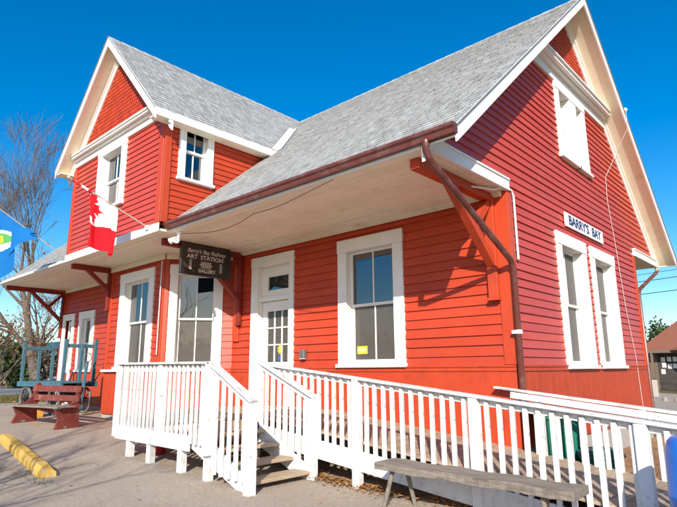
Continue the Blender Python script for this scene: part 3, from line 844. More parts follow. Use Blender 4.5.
# main gable: cornice, frieze, shingled triangle
def gable_top(F, uc, z_fr0, z_fr1, z_c1, proj, lim, apex_z, parent, name):
    """lim(z) gives the half width of the wall at z"""
    h0, h1 = lim(z_fr1) - 0.02, lim(z_c1)
    f = MB(); F.box(f, uc - h0 - 0.02, uc + h0 + 0.02, z_fr0, z_fr1, 0.0, 0.06)
    fr_ = f.build('frieze_board', 'white_paint', parent, bevel=0.005)
    c = MB(); hh = h1 + 0.12
    F.box(c, uc - hh, uc + hh, z_fr1 + 0.001, z_fr1 + 0.05, 0.0, proj * 0.55)
    F.box(c, uc - hh, uc + hh, z_fr1 + 0.051, z_c1 - 0.055, 0.0, proj * 0.86)
    F.box(c, uc - hh, uc + hh, z_c1 - 0.054, z_c1, 0.0, proj)
    c.build('cornice', 'white_paint', parent, bevel=0.008)
    tb = MB()
    tb.prism([F(uc - h1 - 0.1, z_c1, 0.0), F(uc + h1 + 0.1, z_c1, 0.0), F(uc, apex_z, 0.0)], F.N * -0.1)
    tri = tb.build('gable_panel', 'red_trim', parent)
    sh = MB(); z = z_c1 - 0.02; w = 0.135; ex = 0.105; row = 0; rg = random.Random(11)
    while z < apex_z - 0.05:
        half = lim(z); off = (row % 2) * w / 2; row += 1
        n = int(half / w) + 2
        for i in range(-n, n + 1):
            u = uc + i * w + off
            if abs(u - uc) > half: continue
            a, b_ = u - w / 2 + 0.006, u + w / 2 - 0.006
            t = 0.022
            pts = [(a, z + 0.045), (u - 0.022, z), (u + 0.022, z), (b_, z + 0.045), (b_, z + ex * 1.35), (a, z + ex * 1.35)]
            nn = [t, t + 0.004, t + 0.004, t, 0.004, 0.004]
            vs = [F(p[0], p[1], nn[k]) for k, p in enumerate(pts)] + [F(p[0], p[1], 0.001) for p in pts]
            sh.add(vs, [(0, 1, 2, 3, 4, 5), (0, 6, 7, 1), (1, 7, 8, 2), (2, 8, 9, 3), (3, 9, 10, 4), (5, 11, 6, 0)], 0, rg.uniform(0.82, 1.12))
        z += ex
    s_ = sh.build('scale_shingles', 'scale_red', tri, recalc=False); s_['kind'] = 'stuff'
def lim_main(z): return max(0.0, (RIDGE_Z - rt - 0.03 - z) / S_MAIN)
def lim_cross(z): return max(0.0, (zcross(CX) - rt - 0.03 - z) / CS)
gable_top(GA, D / 2, 7.60, 7.80, 7.98, 0.29, lim_main, RIDGE_Z - 0.15, ST, 'main')
CGF0 = CGF
gable_top(CGF, CX, 7.10, 7.25, 7.41, 0.24, lim_cross, zcross(CX) - 0.15, ST, 'cross')

# fascia, gutters
fa = MB(); fa.box((-6.43, -2.43, SOF - 0.015), (-0.02, -2.411, 4.665)); fascia = fa.build('eave_fascia', 'white_paint', ST)
fa = MB(); fa.box((-11.26, -2.66, SOF - 0.03), (-6.42, -2.625, 4.66)); fa.build('eave_fascia', 'white_paint', ST, bevel=0.005)
fa = MB(); fa.box((XL - 0.02, -2.50, SOF - 0.03), (-11.2, -2.46, 4.64)); fa.build('eave_fascia', 'white_paint', ST, bevel=0.005)
fa = MB(); fa.box((XL, -2.46, SOF - 0.028), (-11.2, -2.42, 4.60)); fa.build('eave_fascia', 'white_paint', ST)
fa = MB(); fa.box((XL, D - EAVE_Y + 0.002, SOF), (XR, D - EAVE_Y + 0.03, 4.66)); fa.build('eave_fascia', 'white_paint', ST)
fa = MB(); fa.box((-6.43, -2.41, SOF - 0.012), (-6.40, -0.5, SOF + 0.1)); 
def gutter(x0, x1, y, ztop, sgn):
    prof = [(0.0, 0.0), (0.0, -0.13), (0.075, -0.13), (0.088, -0.07), (0.118, -0.045), (0.118, 0.0), (0.104, 0.0), (0.104, -0.036), (0.078, -0.06), (0.068, -0.118), (0.012, -0.118), (0.012, 0.0)]
    mb = MB(); mb.prism([(x0, y + sgn * p[0], ztop + p[1]) for p in prof], (x1 - x0, 0, 0))
    g = mb.build('gutter', 'gutter', ST)
    c = MB(); c.prism([(x1, y + sgn * p[0], ztop + p[1]) for p in prof[:6]], (0.006, 0, 0)); c.build('end_cap', 'gutter', g)
    x = x0 + 0.4
    while x < x1 - 0.1:
        h = MB(); h.box((x, y + sgn * 0.117, ztop - 0.05), (x + 0.025, y + sgn * 0.121, ztop + 0.006)) if sgn > 0 else h.box((x, y - 0.121, ztop - 0.05), (x + 0.025, y - 0.117, ztop + 0.006))
        h.build('gutter_clip', 'gutter', g); x += 0.85
gutter(-6.40, XR + 0.03, -2.432, 4.665, -1)
gutter(XL, XR + 0.03, D + 2.442, 4.665, 1)

# brackets
def bracket(x, y0, w=0.13, zt=SOF - 0.014, out=2.22, drop=1.2, reach=1.35, mat_='dark_red', counter=True):
    p = MB(); p.box((x - w / 2, y0 - 0.13, zt - drop - 0.55), (x + w / 2, y0 - 0.046, zt - 0.002))
    p.box((x - w / 2 - 0.012, y0 - 0.15, zt - drop - 0.60), (x + w / 2 + 0.012, y0 - 0.046, zt - drop - 0.551))
    b = p.build('bracket', mat_, ST, bevel=0.006)
    q = MB(); q.box((x - w / 2 + 0.006, y0 - out, zt - 0.15), (x + w / 2 - 0.006, y0 - 0.132, zt - 0.001)); q.build('bracket_beam', mat_, b, bevel=0.006)
    q = MB(); q.beam((x, y0 - 0.10, zt - drop), (x, y0 - reach, zt - 0.10), w * 0.8, 0.14, (1, 0, 0)); q.build('bracket_brace', mat_, b, bevel=0.006)
    if counter:
        q = MB(); q.beam((x, y0 - 0.10, zt - 0.12), (x, y0 - 0.10 - (reach - 0.1) * 0.45, zt - drop + (drop - 0.1) * 0.45), w * 0.7, 0.10, (1, 0, 0)); q.build('bracket_strut', mat_, b)
    return b
bracket(-0.27, 0.0, 0.17, mat_='red_trim')
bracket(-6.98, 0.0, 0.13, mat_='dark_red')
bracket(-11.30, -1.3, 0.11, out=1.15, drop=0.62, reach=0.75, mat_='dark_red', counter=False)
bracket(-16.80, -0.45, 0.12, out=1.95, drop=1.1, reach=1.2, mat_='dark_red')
bracket(-0.30, 0.0, 0.01) if False else None

# downspouts
ds = MB(); 
ds.tube([(0.10, -2.49, 4.55), (0.10, -2.49, 4.42), (0.095, -2.38, 4.30), (0.09, -1.25, 3.78), (0.09, -0.20, 3.30), (0.09, -0.10, 3.16), (0.09, -0.10, 0.15), (0.11, -0.25, 0.05)], 0.048, 8)
dso = ds.build('downspout', 'gutter', ST, smooth=True)
st = MB(); st.tube([(0.09, -0.10, 2.14), (0.09, -0.10, 2.20)], 0.062, 10); st.box((0.0, -0.14, 2.145), (0.09, -0.05, 2.195)); st.build('strap', 'white_paint', dso)
ds = MB(); ds.tube([(0.02, D + 2.47, 4.55), (0.02, D + 2.47, 4.42), (0.02, D + 2.30, 4.32), (0.02, D + 0.22, 3.62), (0.02, D + 0.10, 3.48), (0.02, D + 0.10, 0.0)], 0.05, 8)
ds.build('downspout', 'gutter', ST, smooth=True)
# white conduit at the corner
cd_ = MB(); cd_.tube([(-0.25, -0.9, 4.42), (-0.05, -0.35, 4.44), (0.065, -0.16, 4.50), (0.065, -0.02, 4.52), (0.065, 0.10, 4.50), (0.065, 0.16, 4.42), (0.065, 0.165, 3.35)], 0.018, 8)
cd_.build('conduit', 'conduit', ST, smooth=True)
# thin cable down the gable
wc = MB(); wc.tube([(XR + 0.06, 6.05, 7.95), (XR + 0.06, 6.06, 7.50), (0.30, 6.1, 7.1), (0.09, 6.12, 6.7), (0.06, 5.55, 6.2), (0.05, 5.5, 5.6), (0.05, 5.75, 4.5), (0.05, 6.0, 3.0), (0.05, 6.35, 1.9), (0.05, 6.5, 0.4)], 0.0065, 5)
wc.build('cable', 'wire_pale', ST)
wi = MB(); wi.lathe([(0.02, 0), (0.05, 0.03), (0.05, 0.08), (0.02, 0.11)], (XR + 0.05, 6.05, 7.93), 8); wi.build('insulator', 'plastic_white', ST)
# cable hanging under the canopy
wc = MB(); pts = []
for i in range(21):
    t = i / 20; pts.append((-6.2 + 4.6 * t, -2.25 + 0.2 * math.sin(t * 5), SOF - 0.05 - 0.10 * math.sin(math.pi * ((t * 2) % 1))))
wc.tube(pts, 0.006, 5); wc.build('cable', 'wire', ST)
pv = MB(); pv.tube([(-8.42, -1.40, 4.3), (-8.42, -1.40, 2.0)], 0.012, 6); pv.build('conduit', 'conduit', ST)

# ------------------------------------------------------------------ entrance deck, stairs and ramp
RP = thing('entrance_ramp', 'white railed wooden deck with steps and long sloping ramp in front of the station', 'ramp', (-1.5, -1.6, 0.0))
DZ = 0.85
def rz(x): return 1.75 - (x + 3.84) * 0.107 if x > -3.84 else 1.75
def dz(x): return rz(x) - 0.90
YO, YI = -1.95, -0.12
XE = 3.55
def baluster_mesh(w, h):
    mb = MB(); mb.box((-w / 2, -w / 2, 0), (w / 2, w / 2, h)); return mb.mesh('baluster', 'rail_white', bevel=0.004)
bal_r = baluster_mesh(0.052, 1.06)
def place(name, me, parent, loc, rot=None):
    o = link(name, me, parent, loc)
    if rot: o.rotation_euler = rot
    return o
def post(x, y, z0, z1, w=0.10, name='post'):
    mb = MB(); mb.box((-w / 2, -w / 2, 0), (w / 2, w / 2, z1 - z0)); return link(name, mb.mesh(name, 'rail_white', bevel=0.006), RP, (x, y, z0))
def railbar(a, b, w, h, matn, name):
    mb = MB(); mb.beam(a, b, w, h); return mb.build(name, matn, RP, bevel=0.005)
# deck planks run across (y direction) on the landing and the ramp
pw = 0.14
x = -6.3
while x < XE - 0.05:
    x1 = x + pw
    zc0, zc1 = (DZ, DZ) if x1 <= -3.84 else (dz(x), dz(x1))
    y0_ = -3.27 if x1 <= -3.84 else YO + 0.03
    y1_ = -0.04 if x1 < 0 else YI + 0.03
    if x1 > 0: y1_ = YI + 0.06
    mb = MB(); g = 0.004
    mb.hexa([(x + g, y0_, zc0 - 0.035), (x1 - g, y0_, zc1 - 0.035), (x1 - g, y1_, zc1 - 0.035), (x + g, y1_, zc0 - 0.035), (x + g, y0_, zc0), (x1 - g, y0_, zc1), (x1 - g, y1_, zc1), (x + g, y1_, zc0)])
    mb.build('deck_plank', 'wood_plank', RP, bevel=0.003)
    x += pw
# rim boards
def rim(a, b, h, name='rim_board', matn='rail_white'):
    mb = MB(); mb.beam(a, b, 0.035, h); return mb.build(name, matn, RP, bevel=0.003)
rim((-6.3, -3.30, 0.545), (-3.84, -3.30, 0.525), 0.23)
rim((-3.84, YO - 0.0, rz(-3.84) - 1.165), (XE, YO - 0.0, rz(XE) - 1.165), 0.27)
rim((-6.3, -3.26, 0.68), (-6.3, -0.05, 0.68), 0.24)
rim((-6.3, -1.9, 0.68), (-3.84, -1.9, 0.68), 0.2, 'joist', 'wood_dark')
rim((0.05, YI, rz(0) - 1.02), (XE, YI, rz(XE) - 1.02), 0.2)
# rails along the ramp
def ramp_rail(y, xa, xb, posts, sgn):
    railbar((xa, y, rz(xa) - 0.018), (xb, y, rz(xb) - 0.018), 0.145, 0.036, 'rail_cap', 'cap_rail')
    railbar((xa, y + sgn * 0.045, rz(xa) - 0.08), (xb, y + sgn * 0.045, rz(xb) - 0.08), 0.036, 0.085, 'rail_white', 'top_rail')
    x = xa + 0.10
    while x < xb - 0.03:
        if all(abs(x - p) > 0.085 for p in posts):
            o = place('baluster', bal_r, RP, (x, y + rng.uniform(-0.003, 0.003), rz(x) - 1.13), (0, rng.uniform(-0.008, 0.008), rng.uniform(-0.05, 0.05)))
        x += 0.158
    for p in posts:
        post(p, y - sgn * 0.005, gz(p) - 0.1, rz(p) - 0.038, 0.12)
ramp_rail(YO, -3.75, XE, [-1.61, 0.29, 2.13, 3.5], 1)
railbar((-0.34, YI - 0.02, rz(-0.34) - 0.04), (XE, YI - 0.02, rz(XE) - 0.06), 0.12, 0.036, 'rail_cap', 'cap_rail')
railbar((-0.06, YI - 0.09, rz(-0.06) - 0.115), (XE, YI - 0.09, rz(XE) - 0.135), 0.036, 0.09, 'rail_white', 'top_rail')
xx = 0.12
while xx < XE:
    if abs(xx - 1.7) > 0.08 and abs(xx - 0.4) > 0.07: place('baluster', bal_r, RP, (xx, YI - 0.03, rz(xx) - 1.16), (0, rng.uniform(-0.008, 0.008), rng.uniform(-0.05, 0.05)))
    xx += 0.158
for p in (0.35, 1.7, 3.5): post(p, YI - 0.03, gz(p) - 0.1, rz(p) - 0.075, 0.10)
# landing front rail
bal_f = baluster_mesh(0.043, 1.20)
railbar((-6.32, -3.30, 1.755), (-3.28, -3.30, 1.735), 0.145, 0.036, 'rail_cap', 'cap_rail')
railbar((-6.3, -3.26, 1.69), (-3.3, -3.26, 1.675), 0.036, 0.09, 'rail_white', 'top_rail')
x = -6.20
while x < -3.42:
    if abs(x + 4.77) > 0.06: place('baluster', bal_f, RP, (x, -3.305 + rng.uniform(-0.003, 0.003), 0.52), (0, rng.uniform(-0.008, 0.008), rng.uniform(-0.06, 0.06)))
    x += 0.132
post(-6.28, -3.30, 0.46, 1.74, 0.10); post(-4.77, -3.30, 0.42, 1.72, 0.09)
post(-3.36, -3.30, 0.40, 1.72, 0.13)
for px in (-5.80, -5.08, -4.12, -3.40): post(px, -3.243, gz(px) - 0.08, 0.56, 0.115, 'support_post')
for px in (-5.9, -4.9, -3.95): post(px, -1.9, gz(px) - 0.08, 0.62, 0.1, 'support_post')
# stair rails
def stair_rail(y, x0, z0, x1, z1, nbal, newel_w):
    railbar((x0, y, z0), (x1, y, z1), 0.145, 0.038, 'rail_cap', 'cap_rail')
    sl = (z1 - z0) / (x1 - x0)
    railbar((x0, y, z0 - 0.07), (x1 - 0.08, y, z1 - 0.07 - sl * 0.08), 0.036, 0.09, 'rail_white', 'top_rail')
    for i in range(nbal):
        x = x0 + 0.10 + (x1 - x0 - 0.22) * (i + 0.5) / nbal
        zt = z0 + sl * (x - x0) - 0.04
        zb = DZ - (x + 3.84) * (0.75 / 1.40) - 0.38
        zb = max(zb, gz(x) + 0.12)
        mb = MB(); mb.box((-0.025, -0.025, 0), (0.025, 0.025, zt - zb))
        link('baluster', mb.mesh('baluster', 'rail_white', bevel=0.004), RP, (x, y, zb)).rotation_euler = (0, 0, rng.uniform(-0.05, 0.05))
    post(x1 - 0.06, y, gz(x1) - 0.02, z1 - 0.02, newel_w)
stair_rail(-3.30, -3.36, 1.74, -2.30, 1.20, 5, 0.13)
stair_rail(-2.02, -3.74, 1.76, -2.40, 1.20, 7, 0.12)
post(-3.74, -2.02, 0.5, 1.74, 0.10)
# stringers and treads
for y in (-3.26, -2.07):
    mb = MB(); mb.prism([(-3.84, y, DZ - 0.02), (-3.84, y, 0.45), (-2.62, y, gz(-2.6) - 0.03), (-2.36, y, gz(-2.4) - 0.03), (-2.36, y, 0.10)], (0, 0.045, 0)); mb.build('stringer', 'rail_white', RP)
for i, (nx, tz) in enumerate(((-2.45, 0.125), (-2.82, 0.295), (-3.17, 0.475), (-3.52, 0.66))):
    mb = MB(); mb.box((nx - 0.36, -3.214, tz - 0.045), (nx, -2.072, tz)); mb.build('tread', 'wood_tread', RP, bevel=0.006)
mb = MB(); mb.box((-3.88, -3.212, 0.60), (-3.85, -2.074, DZ - 0.036)); mb.build('riser', 'wood_tread', RP)

# ------------------------------------------------------------------ text helper
def text_mesh(body, size, name, matn, F, u, z, n, parent, sx=1.0, bold=0.0, shear=0.0, ext=0.002):
    cu = bpy.data.curves.new('txt', 'FONT'); cu.body = body; cu.size = size; cu.align_x = 'CENTER'; cu.align_y = 'CENTER'
    cu.offset = bold; cu.shear = shear; cu.extrude = ext; cu.resolution_u = 3
    t = bpy.data.objects.new('txt', cu); COL.objects.link(t)
    bpy.context.view_layer.update()
    dg = bpy.context.evaluated_depsgraph_get()
    me = bpy.data.meshes.new_from_object(t.evaluated_get(dg))
    bpy.data.objects.remove(t)
    for v in me.vertices:
        p = F(u + v.co.x * sx, z + v.co.y, n + v.co.z)
        v.co = p
    me.materials.clear(); me.materials.append(MATS[matn])
    return link(name, me, parent)

# wall sign
SG = thing('station_sign', "white board sign lettered BARRY'S BAY above the ground floor gable windows", 'sign', (0.04, 3.6, 4.37))
SGF = Face((0.040, 0), (0, 1))
mb = MB(); SGF.box(mb, 2.48, 4.76, 4.365, 4.655, 0.0, 0.03); mb.build('board', 'sign_white', SG, bevel=0.004)
text_mesh("BARRY'S", 0.27, 'lettering', 'sign_navy', SGF, 3.235, 4.51, 0.032, SG, sx=1.18, bold=0.007)
text_mesh("BAY", 0.27, 'lettering', 'sign_navy', SGF, 4.30, 4.51, 0.032, SG, sx=1.18, bold=0.007)

# hanging black sign on the canopy bracket
HS = thing('hanging_sign', 'black hanging board with pale chalk lettering under the canopy beside the bay', 'sign', (-6.86, -1.15, 3.8))
HF = Face((-6.89, 0), (0, 1))
mb = MB(); HF.box(mb, -1.78, -0.50, 3.78, 4.40, -0.02, 0.02); mb.build('board', 'black_board', HS, bevel=0.004)
mb = MB(); HF.box(mb, -1.82, -0.46, 4.401, 4.45, -0.035, 0.035); HF.box(mb, -1.82, -0.46, 3.74, 3.779, -0.035, 0.035); HF.box(mb, -1.82, -1.781, 3.779, 4.401, -0.035, 0.035); HF.box(mb, -0.499, -0.46, 3.779, 4.401, -0.035, 0.035)
mb.build('frame', 'black_board', HS, bevel=0.004)
text_mesh("Barry's Bay Railway", 0.135, 'lettering', 'chalk', HF, -1.14, 4.30, 0.022, HS, sx=0.98, bold=0.002, shear=0.3)
text_mesh("ART", 0.135, 'lettering', 'chalk', HF, -1.52, 4.165, 0.022, HS, sx=1.12, bold=0.003)
text_mesh("STATION", 0.135, 'lettering', 'chalk', HF, -0.99, 4.165, 0.022, HS, sx=1.12, bold=0.003)
text_mesh("GALLERY", 0.12, 'lettering', 'chalk', HF, -1.12, 3.86, 0.022, HS, sx=0.95, bold=0.003)
mb = MB()
for k in range(7):
    zz = 4.07 - k * 0.022; w_ = 0.18 - 0.012 * abs(3 - k) * (k % 2 + 1)
    HF.box(mb, -1.14 - w_, -1.14 + w_ * 0.9, zz - 0.006, zz + 0.006, 0.0205, 0.0225)
for uq in (-1.56, -0.74):
    for k in range(9):
        HF.box(mb, uq - 0.035, uq + 0.035, 4.07 - k * 0.025, 4.082 - k * 0.025, 0.0205, 0.0225)
mb.build('ornament', 'chalk', HS)
mb = MB()
for u_ in (-1.6, -0.65): mb.tube([HF(u_, 4.45, 0), HF(u_, 4.49, 0)], 0.008, 6)
mb.build('hanger', 'iron', HS)

# twin floodlight
FL = thing('flood_light', 'white twin security floodlight under the canopy edge beside the hanging sign', 'lamp', (-6.2, -2.28, 4.3))
mb = MB(); mb.lathe([(0.07, 0), (0.07, -0.03), (0.05, -0.05), (0.03, -0.10)], (-6.2, -2.28, 4.486), 14); mb.build('mount', 'plastic_white', FL, smooth=True)
for (dx, dy, dz_) in ((0.55, -0.6, -0.5), (-0.6, -0.45, -0.35)):
    mb = MB(); v = Vector((dx, dy, dz_)).normalized(); c = Vector((-6.2, -2.28, 4.37))
    mb.tube([c, c + v * 0.06], 0.02, 8); mb.lathe([(0.02, 0), (0.045, 0.03), (0.06, 0.10), (0.068, 0.17), (0.060, 0.172), (0.04, 0.16)], c + v * 0.05, 14, v); mb.build('lamp_head', 'plastic_white', FL, smooth=True)
mb = MB(); mb.lathe([(0.035, 0), (0.04, 0.03), (0.025, 0.07)], (-6.2, -2.30, 4.29), 12); mb.build('sensor', 'plastic_white', FL, smooth=True)
# wall box by the door
WB = thing('wall_lamp', 'small grey metal box lamp on the wall right of the door', 'lamp', (-4.72, -0.05, 1.85))
mb = MB(); FR.box(mb, -4.79, -4.64, 1.86, 2.04, 0.036, 0.13); mb.build('housing', 'grey_metal', WB, bevel=0.012)
mb = MB(); FR.box(mb, -4.775, -4.655, 1.845, 1.859, 0.045, 0.12); mb.build('lens', 'plastic_white', WB)
# paper notice in the front window
NT = thing('window_notice', 'small yellow notice stuck inside the front window lower left pane', 'notice', (-3.3, 0.1, 1.95))
mb = MB(); FR.box(mb, -3.39, -3.13, 1.92, 2.07, -0.150, -0.148); mb.build('paper', 'sticker_yellow', NT)
mb = MB(); FR.box(mb, -3.36, -3.16, 1.985, 2.005, -0.1478, -0.1472); FR.box(mb, -3.34, -3.2, 2.03, 2.045, -0.1478, -0.1472); mb.build('print', 'paper', NT)

# ------------------------------------------------------------------ flags
def leaf_poly():
    h = [(0, 1.0), (0.14, 0.72), (0.30, 0.80), (0.22, 0.34), (0.44, 0.56), (0.50, 0.44), (0.78, 0.48), (0.68, 0.22), (0.80, 0.14), (0.40, -0.20), (0.44, -0.36), (0.04, -0.28), (0.04, -0.75)]
    return h + [(-a, b) for a, b in reversed(h)]
LEAF = leaf_poly()
def inside(px, py, poly):
    c = False; n = len(poly); j = n - 1
    for i in range(n):
        xi, yi = poly[i]; xj, yj = poly[j]
        if (yi > py) != (yj > py) and px < (xj - xi) * (py - yi) / (yj - yi) + xi: c = not c
        j = i
    return c
# Canadian flag: hoist wrapped along the pole, white field and fly band hanging down
CF = thing('canadian_flag', 'red and white maple leaf flag drooping from an angled pole on the cross gable', 'flag', (-6.85, -2.62, 4.6))
tip = Vector((-7.76, -4.0, 5.62)); bas = Vector((-6.85, -2.64, 4.62))
mb = MB(); mb.tube([bas, tip], [0.016, 0.014], 8); pol = mb.build('flag_pole', 'pole_wood', CF, smooth=True)
mb = MB(); mb.lathe([(0.012, 0), (0.028, 0.02), (0.028, 0.04), (0.01, 0.06)], tip, 10, tip - bas); mb.build('finial', 'flag_white', pol)
mb = MB(); mb.box((-6.91, -2.70, 4.56), (-6.79, -2.662, 4.67)); mb.build('pole_socket', 'plastic_white', pol, bevel=0.01)
# furled hoist on the pole
mb = MB(); P = lambda t: tip.lerp(bas, t)
pts = [P(0.03 + 0.24 * i / 14) + Vector((0, 0, -0.012)) for i in range(15)]
mb.tube(pts[:8], [0.022 + 0.008 * math.sin(i * 1.9) for i in range(8)], 8, 0); mb.tube(pts[7:13], [0.030 + 0.006 * math.sin(i * 1.5) for i in range(6)], 8, 1); mb.tube(pts[12:], 0.034, 8, 0)
mb.build('furled_cloth', ['flag_red', 'flag_white'], CF, smooth=True)
def cloth(nu, nv, fpos, fmat, name, mats, parent):
    mb = MB(); vs = [fpos(i / nu, j / nv) for j in range(nv + 1) for i in range(nu + 1)]
    mb.v = [tuple(v) for v in vs]
    for j in range(nv):
        for i in range(nu):
            a = j * (nu + 1) + i
            mb.f.append((a, a + 1, a + nu + 2, a + nu + 1)); mb.mi.append(fmat((i + 0.5) / nu, (j + 0.5) / nv)); mb.tone.append(1.0)
    return mb.build(name, mats, parent, smooth=True, recalc=False)
def cpos(a, b):
    t = 0.235 + 0.36 * a
    p = P(t).copy(); L = 1.16 - 0.10 * a
    dx = 0.05 * math.sin(a * 9 + b * 2.0) * b + 0.035 * math.sin(a * 15 - b * 2.5) * (0.25 + b)
    dy = 0.07 * math.sin(a * 9.0 + 0.5 + b * 1.5) * (0.25 + 0.75 * b) + 0.03 * math.sin(a * 19 + 1)
    sl = b * L
    return p + Vector((dx - 0.06 * b * (1 - a), dy + 0.05 * b, -sl))
def cmat(a, b):
    if b > 0.60 - 0.10 * a + 0.015 * math.sin(a * 6): return 0
    lx = (a - 0.06) / 0.50; ly = (b - 0.27) / 0.33
    return 0 if inside(ly * 0.9, lx * 0.95, LEAF) else 1
cloth(70, 110, cpos, cmat, 'flag_cloth', ['flag_red', 'flag_white'], CF)
# blue flag
BFg = thing('blue_flag', 'bright blue flag with white and green crest drooping at the left canopy', 'flag', (-11.32, -2.52, 4.54))
tip2 = Vector((-12.62, -4.12, 6.05)); bas2 = Vector((-11.32, -2.52, 4.56))
mb = MB(); mb.tube([bas2, tip2], [0.016, 0.014], 8); pol2 = mb.build('flag_pole', 'pole_wood', BFg, smooth=True)
mb = MB(); mb.box((-11.38, -2.56, 4.50), (-11.26, -2.505, 4.61)); mb.build('pole_socket', 'plastic_white', pol2, bevel=0.01)
P2 = lambda t: tip2.lerp(bas2, t)
def bpos(a, b):
    t = 0.0 + 0.52 * a
    p = P2(t).copy(); L = 3.0 * (1 - a) ** 1.8 + 0.25 * (1 - a) + 0.03
    fold = 0.10 * math.sin(a * 17 + b * 1.5) * (0.2 + b) + 0.05 * math.sin(a * 33 + b * 2)
    return p + Vector((fold * 0.8 + 0.30 * b * a, fold + 0.12 * b * a, -L * b))
def bmat(a, b):
    dx = (a - 0.31) / 0.10; dy = (b - 0.44) / 0.17
    if dx * dx + dy * dy < 1:
        if dx * dx + dy * dy < 0.5 and dy < 0.35: return 2 if dx * dx * 3 + (dy + 0.1) ** 2 < 0.16 else 3
        return 1
    return 0
cloth(60, 90, bpos, bmat, 'flag_cloth', ['flag_blue', 'flag_white', 'flag_yellow', 'flag_green'], BFg)

# ------------------------------------------------------------------ plank bench in front of the ramp
PB = thing('plank_bench', 'long weathered grey plank bench on splayed legs before the ramp railing', 'bench', (0.3, -2.4, -0.05))
mb = MB(); n = 40; prof = []
for i in range(n + 1):
    x = -0.82 + 2.50 * i / n
    w0 = -2.15 + 0.010 * math.sin(i * 0.5) + 0.003 * math.sin(i * 2.7) - 0.14 * i / n; w1 = -2.57 + 0.012 * math.sin(i * 0.4 + 1) + 0.004 * math.sin(i * 3.1) - 0.12 * i / n
    zt = 0.485 + 0.006 * math.sin(i * 0.5); prof.append([(x, w0, zt), (x, w0, zt - 0.085), (x, w1, zt - 0.09 + 0.003 * math.sin(i * 1.7)), (x, w1 + 0.005, zt - 0.004)])
vs = [p for q in prof for p in q]
fs = [(4 * i + k, 4 * i + (k + 1) % 4, 4 * i + 4 + (k + 1) % 4, 4 * i + 4 + k) for i in range(n) for k in range(4)] + [(0, 1, 2, 3), (4 * n + 3, 4 * n + 2, 4 * n + 1, 4 * n)]
mb.add(vs, fs); mb.build('seat', 'wood_grey', PB, bevel=0.006)
for (xt, yt, xf, yf) in ((-0.60, -2.45, -0.68, -2.56), (-0.54, -2.27, -0.46, -2.20), (1.32, -2.55, 1.40, -2.66), (1.28, -2.36, 1.22, -2.28)):
    mb = MB(); mb.tube([(xt, yt, 0.42), (xf, yf, gz(xf) - 0.01)], [0.030, 0.026], 8); mb.build('leg', 'wood_grey', PB, smooth=True)

# ------------------------------------------------------------------ red bench at the left
RB = thing('red_bench', 'faded red wooden bench with slatted back beside the teal baggage cart', 'bench', (-10.5, -3.1, 0.35))
o_ = Vector((-11.45, -3.50, 0)); bu = Vector((1.9, 0.42, 0)).normalized(); bw_ = Vector((-bu.y, bu.x, 0))
def Bp(u, v, z): return o_ + bu * u + bw_ * v + Vector((0, 0, z + gz(o_.x + u)))
LB = 1.95
for u in (0.10, LB - 0.16):
    mb = MB()
    prof = [(-0.02, 0.0), (0.16, 0.0), (0.24, 0.06), (0.34, 0.06), (0.42, 0.0), (0.62, 0.0), (0.58, 0.42), (0.64, 0.55), (0.60, 0.72), (0.66, 0.90), (0.60, 0.96), (0.53, 0.94), (0.46, 0.66), (0.34, 0.52), (0.06, 0.43), (-0.03, 0.44), (0.08, 0.22)]
    mb.prism([Bp(u, v, z - 0.01) for v, z in prof], bu * 0.05); mb.build('side_panel', 'bench_red', RB, bevel=0.004)
zt = lambda u: -(gz(o_.x + u) - gz(o_.x + LB / 2))
for (v0, v1, z, m_) in ((-0.06, 0.19, 0.435, 'wood_grey'), (0.20, 0.42, 0.437, 'wood_grey')):
    mb = MB(); q = [(0, v0, z), (LB, v0, z), (LB, v1, z), (0, v1, z)]
    mb.hexa([Bp(u, v, zz + zt(u)) for u, v, zz in q] + [Bp(u, v, zz + 0.04 + zt(u)) for u, v, zz in q]); mb.build('seat_plank', m_, RB, bevel=0.005)
for (z0_, z1_) in ((0.56, 0.70), (0.77, 0.92)):
    mb = MB(); q = [(0.02, 0.50 + (z0_ - 0.5) * 0.12, z0_), (LB - 0.02, 0.50 + (z0_ - 0.5) * 0.12, z0_), (LB - 0.02, 0.50 + (z1_ - 0.5) * 0.12, z1_), (0.02, 0.50 + (z1_ - 0.5) * 0.12, z1_)]
    mb.hexa([Bp(u, v - 0.04, zz + zt(u)) for u, v, zz in q] + [Bp(u, v, zz + zt(u)) for u, v, zz in q]); mb.build('back_slat', 'bench_red', RB, bevel=0.005)
mb = MB(); mb.beam(Bp(0.15, 0.30, 0.40), Bp(LB - 0.12, 0.30, 0.32), 0.04, 0.08); mb.build('stretcher', 'bench_red', RB)

# ------------------------------------------------------------------ teal baggage cart
BC = thing('baggage_cart', 'teal wooden baggage cart with end racks and spoked wheels by the bay', 'cart', (-13.35, -1.75, 0.45))
cc = Vector((-13.35, -1.78, 0)); ca = R(5)
cu_ = Vector((math.cos(ca), math.sin(ca), 0)); cv_ = Vector((-math.sin(ca), math.cos(ca), 0))
def Cp(u, v, z): return cc + cu_ * u + cv_ * v + Vector((0, 0, z))
CZp = 1.30
LC, WC = 2.7, 1.05
n = 9
for i in range(n):
    v0 = -WC / 2 + WC * i / n; v1 = -WC / 2 + WC * (i + 1) / n - 0.006
    mb = MB(); mb.hexa([Cp(u, v, z) for z in (CZp, CZp + 0.045) for (u, v) in ((-LC / 2, v0), (LC / 2, v0), (LC / 2, v1), (-LC / 2, v1))]); mb.build('bed_plank', 'teal_paint', BC, bevel=0.003)
for v in (-WC / 2 + 0.04, WC / 2 - 0.04):
    mb = MB(); mb.beam(Cp(-LC / 2, v, CZp - 0.052), Cp(LC / 2, v, CZp - 0.052), 0.07, 0.10); mb.build('side_rail', 'teal_paint', BC, bevel=0.005)
